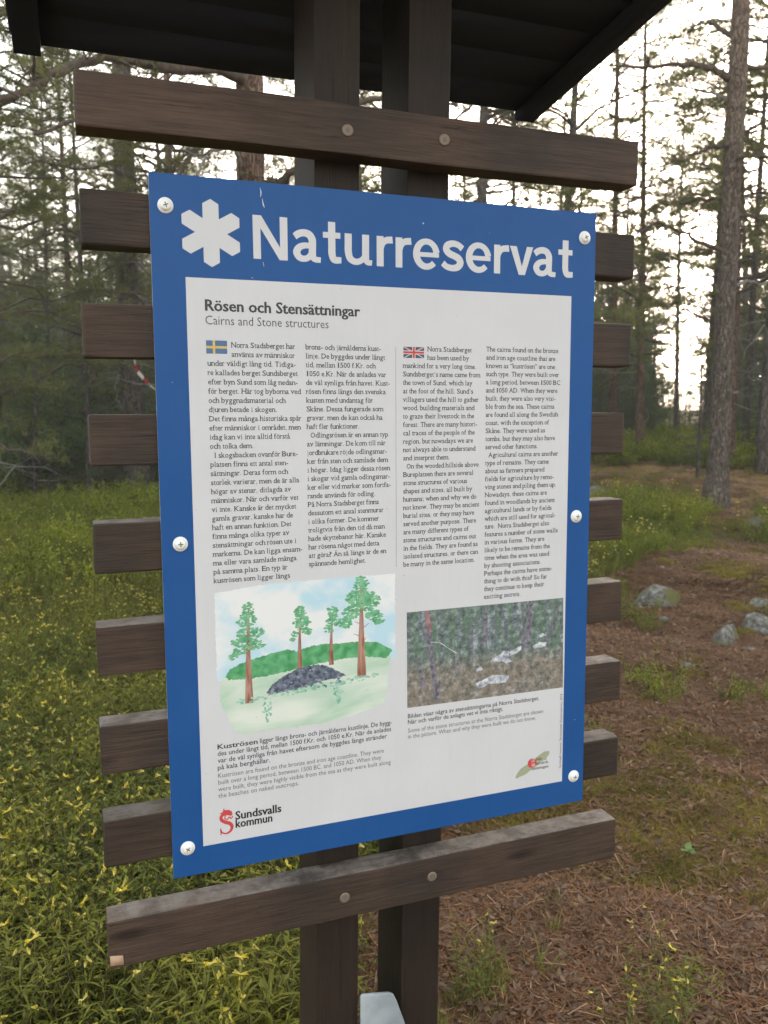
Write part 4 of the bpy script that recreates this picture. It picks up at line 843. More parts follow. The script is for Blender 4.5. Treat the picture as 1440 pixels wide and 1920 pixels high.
# the wood behind: many alike trees
rs = random.Random(5)
def clearpx(x, y):
    v = RC @ (np.array([x, y, 1.4]) - CAM); return 720 + F_PX * v[0] / v[2] if v[2] > 0 else -9999
n_bg = 0; occupied = [np.array(q) for q in RAD] + [b1[:2], b2[:2], b3[:2]]
tries = 0
while n_bg < 140 and tries < 9000:
    tries += 1
    az = math.radians(rs.uniform(-44, 44)); rad_ = 13 + 47 * rs.random() ** .85; d = np.array([FW[0] * math.cos(az) + RT[0] * math.sin(az), FW[1] * math.cos(az) + RT[1] * math.sin(az)])
    x, y = CAM[0] + d[0] * rad_, CAM[1] + d[1] * rad_; pxx = clearpx(x, y)
    if 1215 < pxx < 1340 and rad_ < 60: continue                 # the bright opening towards the sunset
    if 1100 < pxx < 1560 and rad_ < 20: continue
    if any((o_[0] - x) ** 2 + (o_[1] - y) ** 2 < (1.5 + rad_ * .03) ** 2 for o_ in occupied): continue
    occupied.append(np.array([x, y])); k = rs.random(); zt = float(terrain(x, y))
    left = pxx < 900
    zone = 'left of the sign' if pxx < 300 else ('behind the sign' if pxx < 1100 else 'right of the sign'); dz = 'in the nearer wood' if rad_ < 24 else ('in the middle of the wood' if rad_ < 38 else 'far back in the wood')
    if k < .48: i_ = rs.randrange(4); me, nm, lab = PINES[i_], 'pine_tree', ['broad green pine', 'tall dense pine', 'low bushy pine', 'reddish barked pine'][i_]
    elif k < .66: i_ = rs.randrange(2); me, nm, lab = TALL[i_], 'pine_tree', ['tall reddish pine', 'slender grey pine'][i_]
    elif k < .90: i_ = rs.randrange(2); me, nm, lab = SPRUCE[i_], 'spruce_tree', ['small dark spruce', 'large dark spruce'][i_]
    else: i_ = rs.randrange(2); me, nm, lab = BIRCH[i_], 'birch_tree', ['leafy birch bush', 'leafy birch sapling'][i_]
    grp = lab + 's ' + dz + ' ' + zone; lab = lab + ' ' + dz + ', ' + zone
    place_tree(nm, me, (x, y, zt - .05), rs.uniform(0, 6.28), rs.uniform(.75, 1.12), lab, 'tree', grp, (rs.uniform(-.03, .03), rs.uniform(-.03, .03))); n_bg += 1

# ------------------------------------------------------------------ scatter by geometry nodes
PROTO = bpy.data.collections.new('prototypes')
def proto(name, mb, mats, smooth=False):
    o = bpy.data.objects.new(name, mb.mesh(name, mats, smooth)); return o
def scatter(name, protos, P, rot, sc, idx, label, cat, kind='stuff'):
    colx = bpy.data.collections.new(name + '_set')
    for o in protos: colx.objects.link(o)
    me = bpy.data.meshes.new(name); me.vertices.add(len(P)); me.vertices.foreach_set('co', np.asarray(P, np.float32).ravel())
    a = me.attributes.new('rot', 'FLOAT_VECTOR', 'POINT'); a.data.foreach_set('vector', np.asarray(rot, np.float32).ravel())
    a = me.attributes.new('sc', 'FLOAT', 'POINT'); a.data.foreach_set('value', np.asarray(sc, np.float32))
    a = me.attributes.new('idx', 'INT', 'POINT'); a.data.foreach_set('value', np.asarray(idx, np.int32))
    o = bpy.data.objects.new(name, me); COL.objects.link(o); tag(o, label, cat, None, kind)
    ng = bpy.data.node_groups.new(name, 'GeometryNodeTree'); ng.interface.new_socket('Geometry', in_out='INPUT', socket_type='NodeSocketGeometry'); ng.interface.new_socket('Geometry', in_out='OUTPUT', socket_type='NodeSocketGeometry')
    N = ng.nodes; gi = N.new('NodeGroupInput'); go = N.new('NodeGroupOutput'); ip = N.new('GeometryNodeInstanceOnPoints'); ci = N.new('GeometryNodeCollectionInfo')
    ci.inputs['Collection'].default_value = colx; ci.inputs['Separate Children'].default_value = True; ci.inputs['Reset Children'].default_value = True; ip.inputs['Pick Instance'].default_value = True
    def na(nm, ty): x = N.new('GeometryNodeInputNamedAttribute'); x.data_type = ty; x.inputs['Name'].default_value = nm; return x.outputs['Attribute']
    er = N.new('FunctionNodeEulerToRotation'); L = ng.links.new
    L(na('rot', 'FLOAT_VECTOR'), er.inputs[0]); L(gi.outputs[0], ip.inputs['Points']); L(ci.outputs[0], ip.inputs['Instance']); L(na('idx', 'INT'), ip.inputs['Instance Index']); L(er.outputs[0], ip.inputs['Rotation']); L(na('sc', 'FLOAT'), ip.inputs['Scale']); L(ip.outputs[0], go.inputs[0])
    md = o.modifiers.new('scatter', 'NODES'); md.node_group = ng; return o
def leafq(mb, c, d, up, L, w, mi, fold=.25):
    """leaf of 4 triangles along d"""
    d = d / np.linalg.norm(d); s = np.cross(d, up); s = s / (np.linalg.norm(s) + 1e-9); u = np.cross(s, d)
    a = c; b = c + d * L * .45 + s * w / 2 + u * fold * w; e = c + d * L * .45 - s * w / 2 + u * fold * w; m_ = c + d * L * .5; t = c + d * L - u * L * .12
    mb.add([a, b, t, e, m_], [(0, 1, 4), (1, 2, 4), (0, 4, 3), (4, 2, 3)], mi)
def bilberry(seed, n=9, H=.17, ls=.0145):
    global RNG
    k_ = RNG; RNG = np.random.default_rng(seed); mb = MB()
    for i in range(n):
        az = rnd(0, 6.28); p0 = np.array([rnd(-.05, .05), rnd(-.05, .05), -.01]); q = limb_pts(p0, az, H * rnd(.35, .8), rnd(1.0, 2.6), .3, 5, .35); mb.tube(q, np.linspace(.0018, .0008, 5), 3, 1, cap=False)
        for j in range(16):
            t = rnd(.25, 1) * 3.99; k = int(t); c = q[k] + (q[k + 1] - q[k]) * (t - k) + RNG.normal(size=3) * .012; d = RNG.normal(size=3) + [0, 0, .3]
            leafq(mb, c, d, np.array([0, 0, 1.]) + RNG.normal(size=3) * .4, ls * rnd(.7, 1.3), ls * .62, 0)
    RNG = k_; return mb
def wheat(seed, flowers, n=4):
    global RNG
    k_ = RNG; RNG = np.random.default_rng(seed); mb = MB()
    for i in range(n):
        az = rnd(0, 6.28); p0 = np.array([rnd(-.05, .05), rnd(-.05, .05), -.01]); q = limb_pts(p0, az, .05, rnd(3, 4.8), .5, 7, .4); mb.tube(q, np.linspace(.0016, .0008, 7), 3, 1, cap=False); a0 = rnd(0, 3)
        for j in range(1, 7):
            for s_ in (0, math.pi):
                a = a0 + j * math.pi / 2 + s_ + rnd(-.3, .3); L = rnd(.035, .065) * (1.1 - j * .07); d = np.array([math.cos(a), math.sin(a), rnd(-.1, .7)])
                leafq(mb, q[j], d, np.array([0, 0, 1.]), L, .0048, 0)
                if RNG.random() < .5: leafq(mb, q[j], np.array([math.cos(a + .6), math.sin(a + .6), .9]), np.array([0, 0, 1.]), L * .6, .005, 0)
                if flowers and j >= 4 and RNG.random() < .30:
                    fd = unit(np.array([math.cos(a), math.sin(a), rnd(.1, .6)])); b = q[j] + np.array([0, 0, .004]); w_ = np.cross(fd, [0, 0, 1.]); w_ /= np.linalg.norm(w_); u = np.cross(w_, fd); L2_ = .0105
                    ring0 = [b + w_ * .0012, b + u * .0012, b - w_ * .0012, b - u * .0012]; e = b + fd * L2_; ring1 = [e + w_ * .0038, e + u * .0046, e - w_ * .0038, e - u * .004]
                    lip = e + fd * .004 - u * .006; hood = e + fd * .004 + u * .004
                    mb.add(ring0 + ring1 + [lip, hood], [(0, 1, 5, 4), (1, 2, 6, 5), (2, 3, 7, 6), (3, 0, 4, 7), (4, 7, 8), (7, 6, 8), (4, 9, 5), (6, 5, 9)], 2)
    RNG = k_; return mb
def grass(seed, n=18, H=.14):
    global RNG
    k_ = RNG; RNG = np.random.default_rng(seed); mb = MB()
    for i in range(n):
        az = rnd(0, 6.28); d = np.array([math.cos(az), math.sin(az), 0]); s_ = np.array([-d[1], d[0], 0]) * rnd(.0014, .0032); p = np.array([rnd(-.03, .03), rnd(-.03, .03), -.005]); h = H * rnd(.6, 1.2); out = rnd(.2, .75)
        pts = [p + d * (out * h * t * t) + np.array([0, 0, h * (t - .35 * out * t * t)]) for t in (0, .35, .7, 1)]
        mb.add([pts[0] - s_, pts[0] + s_, pts[1] - s_, pts[1] + s_, pts[2] - s_ * .7, pts[2] + s_ * .7, pts[3]], [(0, 1, 3, 2), (2, 3, 5, 4), (4, 5, 6)], 0)
    RNG = k_; return mb
ML = [varied('dry_needle_a', (0.080, 0.036, 0.016), (0.215, 0.102, 0.042), 30, .8, rnd=.4), varied('dry_needle_b', (0.20, 0.11, 0.055), (0.42, 0.27, 0.16), 30, .8, rnd=.3), varied('bark_flake', (0.04, 0.024, 0.017), (0.20, 0.125, 0.08), 40, .9, rnd=.3)]
def litter(seed, n=55, R=.09):
    global RNG
    k_ = RNG; RNG = np.random.default_rng(seed); mb = MB()
    for i in range(n):
        p = np.array([rnd(-R, R), rnd(-R, R), rnd(.001, .010)]); a = rnd(0, 6.28); L = rnd(.018, .034); d = np.array([math.cos(a), math.sin(a), rnd(-.2, .25)]) * L; s_ = np.array([-math.sin(a), math.cos(a), 0]) * rnd(.0006, .0012); b = np.array([-d[1], d[0], 0]) * rnd(-.25, .25)
        m_ = 0 if rnd(0, 1) < .93 else 1
        q0, q1, q2 = p - d, p + b + [0, 0, .002], p + d; mb.add([q0 - s_, q0 + s_, q1 + s_, q1 - s_, q2 + s_, q2 - s_], [(0, 1, 2, 3), (3, 2, 4, 5)], m_)
    for i in range(13):
        p = np.array([rnd(-R, R), rnd(-R, R), rnd(.002, .014)]); u = unit(RNG.normal(size=3) * [1, 1, .35]); w_ = unit(np.cross(u, [rnd(-.4, .4), rnd(-.4, .4), 1.])); s1, s2 = rnd(.005, .014), rnd(.003, .009)
        mb.add([p - u * s1, p + w_ * s2, p + u * s1 + [0, 0, .002], p - w_ * s2], [(0, 1, 2, 3)], 2)
    RNG = k_; return mb
MLF = [varied('dead_leaf_a', (0.10, 0.055, 0.032), (0.32, 0.19, 0.12), 60, .75, rnd=.3), varied('dead_leaf_b', (0.30, 0.23, 0.17), (0.58, 0.49, 0.40), 60, .7, rnd=.2)]
def deadleaf(seed, L=.022):
    global RNG
    k_ = RNG; RNG = np.random.default_rng(seed); mb = MB(); n = 9
    ring = [np.array([math.cos(t) * L * (1 + .2 * rnd(-1, 1)), math.sin(t) * L * .65 * (1 + .2 * rnd(-1, 1)), .006 + .35 * abs(math.sin(t)) * L * rnd(.6, 1.2)]) for t in np.linspace(0, 6.28, n + 1)[:-1]]
    mb.add([np.array([0, 0, .004])] + ring, [(0, i + 1, (i + 1) % n + 1) for i in range(n)], 0); RNG = k_; return mb
def pebble(seed, R=.007):
    global RNG
    k_ = RNG; RNG = np.random.default_rng(seed); bm = bmesh.new(); bmesh.ops.create_icosphere(bm, subdivisions=1, radius=R); mb = MB()
    V = np.array([v_.co for v_ in bm.verts]) * [1.2, .9, .6] * (1 + .2 * RNG.random((len(bm.verts), 1))); F = [tuple(x.index for x in f_.verts) for f_ in bm.faces]; mb.add(V + [0, 0, R * .4], F, 0); bm.free(); RNG = k_; return mb
def mosstuft(seed):
    mb = MB(); global RNG
    k_ = RNG; RNG = np.random.default_rng(seed); P = RNG.normal(size=(60, 3)) * [.035, .035, .004]; P[:, 2] = np.abs(P[:, 2]) + .012 * np.exp(-(P[:, 0] ** 2 + P[:, 1] ** 2) / .002) - .004
    tufts(mb, P, np.tile([0, 0, 1.], (60, 1)), 7, .014, .0028, 0, .8, .004); RNG = k_; return mb
def twig(seed, L=.12):
    global RNG
    k_ = RNG; RNG = np.random.default_rng(seed); mb = MB(); q = limb_pts(np.array([-L / 2, 0, .006]), rnd(-.3, .3), L, .05, .08, 6, .5); mb.tube(q, np.linspace(.003, .0015, 6), 5, 0); mb.tube(limb_pts(q[3], rnd(.4, 1.2), L * .35, .1, .1, 4, .4), np.linspace(.0018, .0009, 4), 4, 0); RNG = k_; return mb

def sample(n, r0, r1, p, half=40):
    """points in a sector round the viewer; p>1 gathers them near by"""
    u = RNG.random(n); r = (r0 ** (1 - p) + u * (r1 ** (1 - p) - r0 ** (1 - p))) ** (1 / (1 - p)) if abs(p - 1) > 1e-6 else r0 * (r1 / r0) ** u
    a = np.radians(RNG.uniform(-half, half, n)); d = np.cos(a)[:, None] * FW + np.sin(a)[:, None] * RT; P = CAM[:2] + d * r[:, None]; return P, r
def field(P, s, ph=0.0): return np.sin(P[:, 0] * s + 1.7 * np.sin(P[:, 1] * s * .7 + ph) + ph) * np.cos(P[:, 1] * s * 1.1 + 1.3 * np.sin(P[:, 0] * s * .6 - ph))
def jit(P, a=.10): return P + np.stack([field(P, 5.3, 1), field(P, 6.1, 4)], 1) * a * 1.2 + RNG.normal(size=P.shape) * a * .35
def clear_posts(P): return ~((P[:, 0] > .19) & (P[:, 0] < .48) & (P[:, 1] > .0) & (P[:, 1] < .17))
def run(name, protos, P, sc, label, cat, tilt=.15, lift=0.0):
    n = len(P); z = terrain(P[:, 0], P[:, 1]) + lift; rot = np.stack([RNG.normal(size=n) * tilt, RNG.normal(size=n) * tilt, RNG.uniform(0, 6.283, n)], 1)
    return scatter(name, protos, np.column_stack([P, z]), rot, sc, RNG.integers(0, len(protos), n), label, cat)
mats_b = [M_BIL, M_TWIG]
BIL = [proto('bilberry_%d' % i, bilberry(60 + i), mats_b) for i in range(4)]
BILF = [proto('bilberry_far_%d' % i, bilberry(70 + i, 10, .26, .030), mats_b) for i in range(4)]
WHT = [proto('wheat_%d' % i, wheat(80 + i, False), [M_WHEAT, M_STEM, M_YEL]) for i in range(5)]
WHF = [proto('wheatf_%d' % i, wheat(90 + i, True), [M_WHEAT, M_STEM, M_YEL]) for i in range(3)]
GRS = [proto('grass_%d' % i, grass(100 + i), M_GRASS) for i in range(3)]
LIT = [proto('litter_%d' % i, litter(110 + i), ML) for i in range(5)]
MOSSM = leafmat('moss', (0.13, 0.105, 0.018), (0.27, 0.215, 0.035), 3, .2, .25, world=True)
MOS = [proto('moss_%d' % i, mosstuft(120 + i), MOSSM) for i in range(3)]
# meadow plants, near
P, r = sample(27000, 1.1, 10, 1.1); k = inpoly(jit(P), MEADOW) & clear_posts(P) & ((field(P, 4.5, 2) > -.62) | (RNG.random(len(P)) < .2)); P, r = P[k], r[k]; f1 = field(P, 1.6, .5)
kb = (f1 > .50) | (RNG.random(len(P)) < .06)
kb &= r > 2.1
run('bilberry_shrubs', BIL, P[kb], RNG.uniform(.6, 1.15, kb.sum()) * (1 + .03 * r[kb]), 'bright green bilberry shrubs growing through the meadow left of the sign', 'bilberry')
Pw, rw = P[~kb], r[~kb]; low = np.where((np.array([clearpx(*q_) for q_ in Pw]) > 900) & (rw > 5), .5, 1.0)
run('cow_wheat', WHT, Pw, RNG.uniform(.4, 1.2, len(Pw)) * (1 + .02 * rw) * low, 'narrow-leaved green herbs covering the ground left of the sign', 'ground plants')
P, r = sample(3300, 1.2, 12, 1.15); k = inpoly(jit(P), MEADOW) & clear_posts(P) & (field(P, 2.1, 2.2) > -.5); P, r = P[k], r[k]
run('yellow_flowers', WHF, P, RNG.uniform(.9, 1.3, len(P)), 'small yellow tubular flowers dotted through the meadow', 'flowers')
P, r = sample(13000, 1.1, 9, 1.1); k = inpoly(jit(P), MEADOW) & clear_posts(P); P = P[k]
run('meadow_grass', GRS, P, RNG.uniform(.6, 1.3, len(P)), 'thin green grass between the meadow plants', 'grass')
# grass patches on the litter
P, r = sample(16000, 1.2, 5, 1.1); k = inpoly(jit(P, .12), PATCH) & clear_posts(P) & (RNG.random(len(P)) < np.clip(.12 + .6 * field(P, 6, 1), 0, .55)); P = P[k]
run('patch_grass', GRS + WHT[:2], P, RNG.uniform(.4, .85, len(P)), 'grass tuft patch growing in the brown litter right of the posts', 'grass')
P, r = sample(2600, 1.2, 5, 1.1); k = inpoly(jit(P, .08), PATCH) & (RNG.random(len(P)) < .07); P = P[k]
run('patch_flowers', WHF, P, RNG.uniform(.6, .9, len(P)), 'few yellow flowers in the grass patch right of the posts', 'flowers')
# shrubs further off
P, r = sample(15000, 6.5, 40, 1.5); k = (inpoly(jit(P, .2), MEADOW) & ((field(P, 1.9, 1) > -.45) | (RNG.random(len(P)) < .25))) | inpoly(jit(P, .25), SHRUB_FAR); k |= (r > 17) & (((RNG.random(len(P)) < .75) & (field(P, .9, 2) > .05)) | (r > 30) | (np.array([clearpx(*q_) for q_ in P]) < 1050)); P, r = P[k], r[k]
run('bilberry_cover', BILF, P, RNG.uniform(.45, 1.2, len(P)) * (.62 + .022 * r) * (1 + .35 * field(P, 1.3, 2)) * np.where((np.array([clearpx(*q_) for q_ in P]) > 1050) & (r < 13), .55, 1.0), 'yellow-green bilberry cover spreading under the trees', 'bilberry')
P, r = sample(5200, 13, 30, .8, 34); az = np.array([clearpx(*q_) for q_ in P]); k = (az > 1020) & (field(P, .8, 1.4) > .05) & (r > 14.5); P, r = P[k], r[k]
run('shrub_band', BILF, P, RNG.uniform(.6, 1.7, len(P)), 'low green shrubs in bands beyond the brown path on the right', 'shrubs')
# sparse plants in the litter area
def outside(P): return ~inpoly(jit(P), MEADOW)
P, r = sample(15000, 1.6, 20, .9); k = outside(P) & (field(P, 2.3, 3.1) + .6 * field(P, 7, 1) > .40); P, r = P[k], r[k]
run('scattered_sprigs', BIL + GRS, P, RNG.uniform(.35, .8, len(P)), 'sparse green sprigs in the brown litter', 'ground plants')
# litter
P, r = sample(60000, 1.0, 13, .95); k = outside(P) | (RNG.random(len(P)) < .15); P = P[k]
run('needle_litter', LIT, P, RNG.uniform(.7, 1.25, len(P)), 'brown pine needle and bark litter on the ground right of the sign', 'needle litter', .08)
P, r = sample(22000, 1.0, 14, .9); k = outside(P); P = P[k]
run('dead_leaves', [proto('dead_leaf_%d' % i, deadleaf(130 + i), MLF[i % 2 if i < 4 else 0]) for i in range(6)], P, RNG.uniform(.35, 1.0, len(P)), 'curled reddish brown dead leaves in the litter', 'dead leaves', .3)
P, r = sample(14000, 1.0, 12, 1.0); k = outside(P) & (field(P, 3.1, 5) > -.35); P = P[k]
MPEB = varied('pebble', (.16, .15, .14), (.48, .46, .43), 50, .8, rnd=.3)
run('pebbles', [proto('pebble_%d' % i, pebble(140 + i), MPEB) for i in range(4)], P, RNG.uniform(.35, 1.0, len(P)), 'small pale pebbles and crumbs in the litter', 'pebbles')
P, r = sample(3200, 1.0, 9, 1.2); k = outside(P); P = P[k]
P2, r2 = sample(500, 1.2, 9, 1.1); k = inpoly(P2, MEADOW) & clear_posts(P2); P = np.vstack([P, P2[k]])
run('small_twigs', [proto('twig_%d' % i, twig(150 + i), ML[2] if i % 2 else ML[1]) for i in range(4)], P, RNG.uniform(.4, 1.0, len(P)), 'thin broken twigs lying in the litter and between the plants', 'twigs', .08)
P, r = sample(26000, 1.4, 14, .9); k = outside(P) & (field(P, 2.0, 6.3) + .5 * field(P, 6, 2) > .36) & (r > 2.4); P = P[k]
run('moss_cushions', MOS, P, RNG.uniform(.6, 1.3, len(P)), 'yellow-green moss cushions between the stones', 'moss')

# the wood beyond, one mass
def joined(name, me_a, me_b):
    bm = bmesh.new(); bm.from_mesh(me_a); k0 = len(me_a.materials); n0 = len(bm.faces); bm.from_mesh(me_b); bm.faces.ensure_lookup_table()
    for f in bm.faces[n0:]: f.material_index = k0
    me = bpy.data.meshes.new(name); bm.to_mesh(me); bm.free()
    for m_ in list(me_a.materials) + list(me_b.materials): me.materials.append(m_)
    return bpy.data.objects.new(name, me)
FARP = [joined('far_%d' % i, a_[0], a_[1]) for i, a_ in enumerate((PINES[0], PINES[2], SPRUCE[0], SPRUCE[1], PINES[3], BIRCH[1]))]
P, r = sample(1100, 36, 120, 1.0, 50); az = np.array([clearpx(*q_) for q_ in P]); k = ~((az > 1225) & (az < 1330)); P, r = P[k], r[k]; n = len(P)
scatter('distant_wood', FARP, np.column_stack([P, terrain(P[:, 0], P[:, 1])]), np.stack([np.zeros(n), np.zeros(n), RNG.uniform(0, 6.28, n)], 1), RNG.uniform(.8, 1.15, n), RNG.integers(0, 6, n), 'distant wood closing the view behind the trees', 'wood')
# undergrowth of young trees
P, r = sample(1100, 14, 60, 1.1, 46); az = np.array([clearpx(*q_) for q_ in P]); k = ~((az > 1235) & (az < 1320) & (r < 26)) & ~((az > 1090) & (az < 1500) & (r < 20)); P, r = P[k], r[k]; n = len(P)
US = [joined('under_%d' % i, a_[0], a_[1]) for i, a_ in enumerate((SPRUCE[0], BIRCH[0], BIRCH[1], SPRUCE[0]))]
scatter('undergrowth', US, np.column_stack([P, terrain(P[:, 0], P[:, 1])]), np.stack([np.zeros(n), np.zeros(n), RNG.uniform(0, 6.28, n)], 1), RNG.uniform(.25, .75, n), RNG.integers(0, 4, n), 'tangled undergrowth of young spruce and birch under the pines', 'undergrowth')

# ------------------------------------------------------------------ stones
mr_ = MT('lichen_stone'); v = mr_.coord(); n1 = mr_.noise(v, 9, 6, .7); n2 = mr_.noise(v, 32, 5, .7); n3 = mr_.noise(v, 4, 4, .6)
c = mr_.ramp(n2, [(.34, (.040, .037, .032)), (.5, (.115, .108, .096)), (.66, (.27, .255, .225))]); gm = mr_.ramp(n3, [(.48, (0, 0, 0)), (.58, (1, 1, 1))])
c = mr_.mix(gm, c, (.10, .095, .03)); mr_.color(c); mr_.b.inputs['Roughness'].default_value = .95; mr_.bump(n1, .9, .03)
def stone(px, py, w, h, label, seed, flatten=.5, rzv=0.0, sink=.35, name='stone'):
    q = gp(px, py); dist = math.hypot(*(q - CAM)[:2]); a = w / F_PX * dist / 2 * 1.4; hh = h / F_PX * dist
    bm = bmesh.new(); bmesh.ops.create_icosphere(bm, subdivisions=4, radius=1.0); rg = random.Random(seed); planes = [(Vector((rg.uniform(-1, 1), rg.uniform(-1, 1), rg.uniform(-.3, 1))).normalized(), rg.uniform(.42, .85)) for _ in range(16)]
    for v_ in bm.verts:
        for n_, dd in planes:
            s_ = v_.co.dot(n_)
            if s_ > dd: v_.co -= n_ * (s_ - dd) * .92
        v_.co *= 1 + .03 * math.sin(v_.co.x * 9 + seed) * math.cos(v_.co.y * 8) + rg.uniform(-.008, .008)
        v_.co = Vector((v_.co.x * a, v_.co.y * a * .75, v_.co.z * hh * 0.80))
    me = bpy.data.meshes.new(name); bm.to_mesh(me); bm.free(); me.materials.append(mr_.m)
    o = bpy.data.objects.new(name, me); COL.objects.link(o); o.location = (q[0], q[1], q[2] - hh * .02); o.rotation_euler = (rg.uniform(-.15, .15), rg.uniform(-.15, .15), rzv); tag(o, label, 'stone')
stone(1222, 1132, 108, 62, 'flat pale grey stone, largest in the litter right of the slat ends', 1, rzv=.3)
stone(1358, 1204, 74, 52, 'dark mossy grey stone right of the largest pale stone', 2, rzv=1.0)
stone(1425, 1178, 66, 42, 'grey stone at the right edge beside the mossy stone', 3, rzv=.6)
stone(1432, 1136, 60, 26, 'low light stone at the right edge, upper one of two', 4, rzv=.2)
stone(1296, 1254, 42, 18, 'small light stone half sunk in moss, below the others', 5)
stone(1246, 1166, 34, 18, 'small pale stone just below the largest flat stone', 6, rzv=1.4)
stone(1404, 1222, 30, 14, 'small stone below the grey stones at the right edge', 7)
stone(1112, 925, 66, 26, 'grey lichen stone peeking above a right slat end', 8, rzv=.5)
stone(1430, 985, 56, 24, 'pale stone in the shrubs at the right edge', 9)
stone(1385, 875, 44, 14, 'flat stone on the brown path right of the stout pine', 10, rzv=.4)
stone(1160, 864, 36, 10, 'low stone on the brown path beyond the slat ends', 11)
stone(1205, 858, 24, 10, 'small pale stone in the middle of the brown path', 12)
stone(1292, 862, 18, 18, 'upright light stone on the path left of the stout pine', 13)
# sticks and cones on the litter
def stick(pxs, r, label, mat, seed=0, fork=None, up=.008):
    q = [gp(*p_) + [0, 0, r + up] for p_ in pxs]; base = q[0] - [0, 0, r + up]; mb = MB(); Q = np.array(q) - base; t = np.linspace(0, 1, len(Q)); tt = np.linspace(0, 1, 12)
    QQ = np.stack([np.interp(tt, t, Q[:, k_]) for k_ in range(3)], 1); QQ[1:-1] += RNG.normal(size=(10, 3)) * r * .35; mb.tube(QQ, np.linspace(r, r * .7, 12) * (1 + .12 * RNG.random(12)), 8, 0, rough=.15)
    if fork: mb.tube(limb_pts(QQ[6], fork, .06, .2, .1, 4, .3), np.linspace(r * .6, r * .3, 4), 6, 0)
    o = mb.build('stick', mat, loc=tuple(base), smooth=True); tag(o, label, 'stick')
MST = varied('stick_bark', (.06, .035, .025), (.20, .13, .09), 60, .85, .4)
MSTP = varied('pale_stick', (.16, .11, .075), (.36, .27, .20), 60, .8, .4)
stick([(1298, 1508), (1330, 1482), (1371, 1452)], .0045, 'thin pale brown stick slanting up to the right in the litter', MSTP)
stick([(1246, 1474), (1258, 1488), (1276, 1500)], .004, 'short dark crooked stick left of the slanting pale stick', MST, fork=1.2)
stick([(1337, 1613), (1380, 1607), (1470, 1602)], .008, 'thick brown stick lying level at the right edge', MST)
stick([(1412, 1658), (1430, 1664), (1470, 1674)], .006, 'pale broken stick at the right edge below the thick stick', MSTP)
stick([(1215, 1395), (1222, 1380), (1233, 1365)], .003, 'short thin stick standing out beside a moss spot', MSTP)
stick([(822, 1868), (870, 1884), (935, 1888), (955, 1880)], .007, 'dark curved stick behind the foot of the right post', MST)
stick([(1160, 1218), (1172, 1200), (1178, 1188)], .003, 'small forked stick beside the sixth right slat end', MSTP, fork=.6)
stick([(1030, 1722), (1080, 1719), (1135, 1724)], .004, 'dark thin stick behind the grass patch', MST)
def cone(px, py, label, seed):
    q = gp(px, py); mb = MB(); rg = random.Random(seed)
    for k in range(46):
        t = k / 46; a = k * 2.399; r_ = .012 * math.sin(math.pi * (.12 + .82 * t)) ** .8; c_ = np.array([math.cos(a) * r_, math.sin(a) * r_, .036 * t]); d = np.array([math.cos(a), math.sin(a), .55]); leafq(mb, c_ * .5, d, np.array([0, 0, 1.]), .010 + r_ * .5, .008, 0, .1)
    mb.tube([(0, 0, 0), (0, 0, .02), (0, 0, .037)], [.006, .008, .002], 8, 0)
    o = mb.build('pine_cone', ML[2], loc=(q[0], q[1], q[2] + .012)); o.rotation_euler = (1.4, rg.uniform(-.3, .3), rg.uniform(0, 6)); tag(o, label, 'pine cone')
cone(1216, 1570, 'dark pine cone lying just right of the bottom slat end', 1); cone(1206, 1548, 'half hidden pine cone near the end of the bottom slat', 2)
# seedling with a few round light leaves
q = gp(1287, 1627); mb = MB(); sd = empty('seedling', tuple(q)); tag(sd, 'tiny seedling with four rounded light green leaves in the litter', 'seedling')
mb.tube([(0, 0, -.01), (.002, 0, .03), (.004, 0, .055)], [.0012, .001, .0008], 5, 0); mb.build('stem', flat('seedling_stem', (.16, .14, .05)), sd)
MSL = leafmat('seedling_leaves', (.12, .20, .05), (.20, .30, .09), 20, .4, .1)
for (dx, dy, dz, L) in ((.6, .7, .55, .028), (-.9, .3, .2, .024), (.5, -.6, -.05, .024), (1.0, .1, .1, .022)):
    mb = MB(); d = unit(np.array([dx, dy, dz])); s_ = unit(np.cross(d, [0, 0, 1.])); c0 = np.array([.004, 0, .05]); ring = [c0 + d * L * (.5 - .5 * math.cos(t)) + s_ * L * .38 * math.sin(t) + np.array([0, 0, .002 * math.sin(3 * t)]) for t in np.linspace(0, 6.28, 11)[:-1]]
    mb.add([c0 + d * L * .5 - [0, 0, .002]] + ring, [(0, i + 1, (i + 1) % 10 + 1) for i in range(10)], 0); mb.build('leaf', MSL, sd)
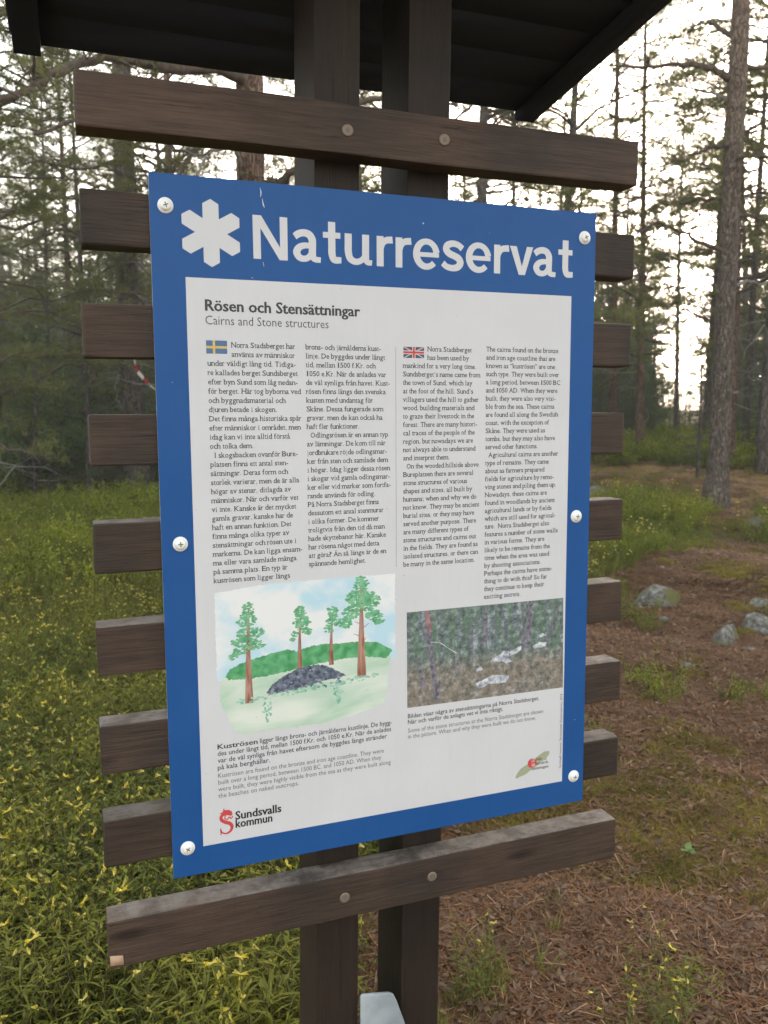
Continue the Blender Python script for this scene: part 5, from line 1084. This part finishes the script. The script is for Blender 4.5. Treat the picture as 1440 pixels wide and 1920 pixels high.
# barrier tape hanging by the twin pine
MTR, MTW = leafmat('tape_red', (.50, .03, .03), (.58, .05, .045), 20, .3, 0), leafmat('tape_white', (.72, .70, .66), (.78, .76, .72), 20, .3, 0)
dT = d2 - .9; TP = [(250, 668), (254, 684), (258, 697), (268, 708), (281, 722), (298, 736), (330, 757), (370, 776), (420, 790), (480, 798)]
tp_ = empty('barrier_tape', tuple(at_dist(*TP[0], dT))); tag(tp_, 'red and white barrier tape hanging in front of the dark pine left of the panel', 'barrier tape'); b0 = at_dist(*TP[0], dT)
tt = np.linspace(0, len(TP) - 1, 121); TPX = np.stack([np.interp(tt, np.arange(len(TP)), [a[0] for a in TP]), np.interp(tt, np.arange(len(TP)), [a[1] for a in TP])], 1)
W3 = np.array([at_dist(x, y, dT + .02 * i / 12) for i, (x, y) in enumerate(TPX)]) - b0
S_ = np.concatenate([[0], np.cumsum(np.linalg.norm(np.diff(W3, axis=0), axis=1))]); nS = int(S_[-1] / .125) + 1
for k in range(nS):
    s0, s1 = k * .125, min((k + 1) * .125, S_[-1]); ss = np.linspace(s0, s1, 6); Q = np.stack([np.interp(ss, S_, W3[:, j]) for j in range(3)], 1); tw = .5 + .35 * np.sin(ss * 9); up_ = np.stack([.5 * np.sin(ss * 7), .3 * np.cos(ss * 6), np.ones(6) * .8], 1); up_ = unit(up_) * .028
    mb = MB(); mb.add(np.concatenate([Q + up_, Q - up_]), [(i, i + 1, 7 + i, 6 + i) for i in range(5)], 0)
    mb.build('stripe', MTW if k % 2 == 0 else MTR, tp_, label='white stripe' if k % 2 == 0 else 'red stripe')

# ------------------------------------------------------------------ air
hm = bpy.data.materials.new('haze'); hm.use_nodes = True; ht = hm.node_tree; ht.nodes.clear(); ho = ht.nodes.new('ShaderNodeOutputMaterial'); hv = ht.nodes.new('ShaderNodeVolumePrincipled')
hv.inputs['Color'].default_value = (.92, .93, .90, 1); hv.inputs['Density'].default_value = 0.0026; ht.links.new(hv.outputs[0], ho.inputs['Volume'])
m = MB(); m.box((-125, -125, -1.5), (130, 130, 17.5)); o = m.build('haze', hm); tag(o, 'thin pale evening haze between the trees', 'haze', None, 'stuff')
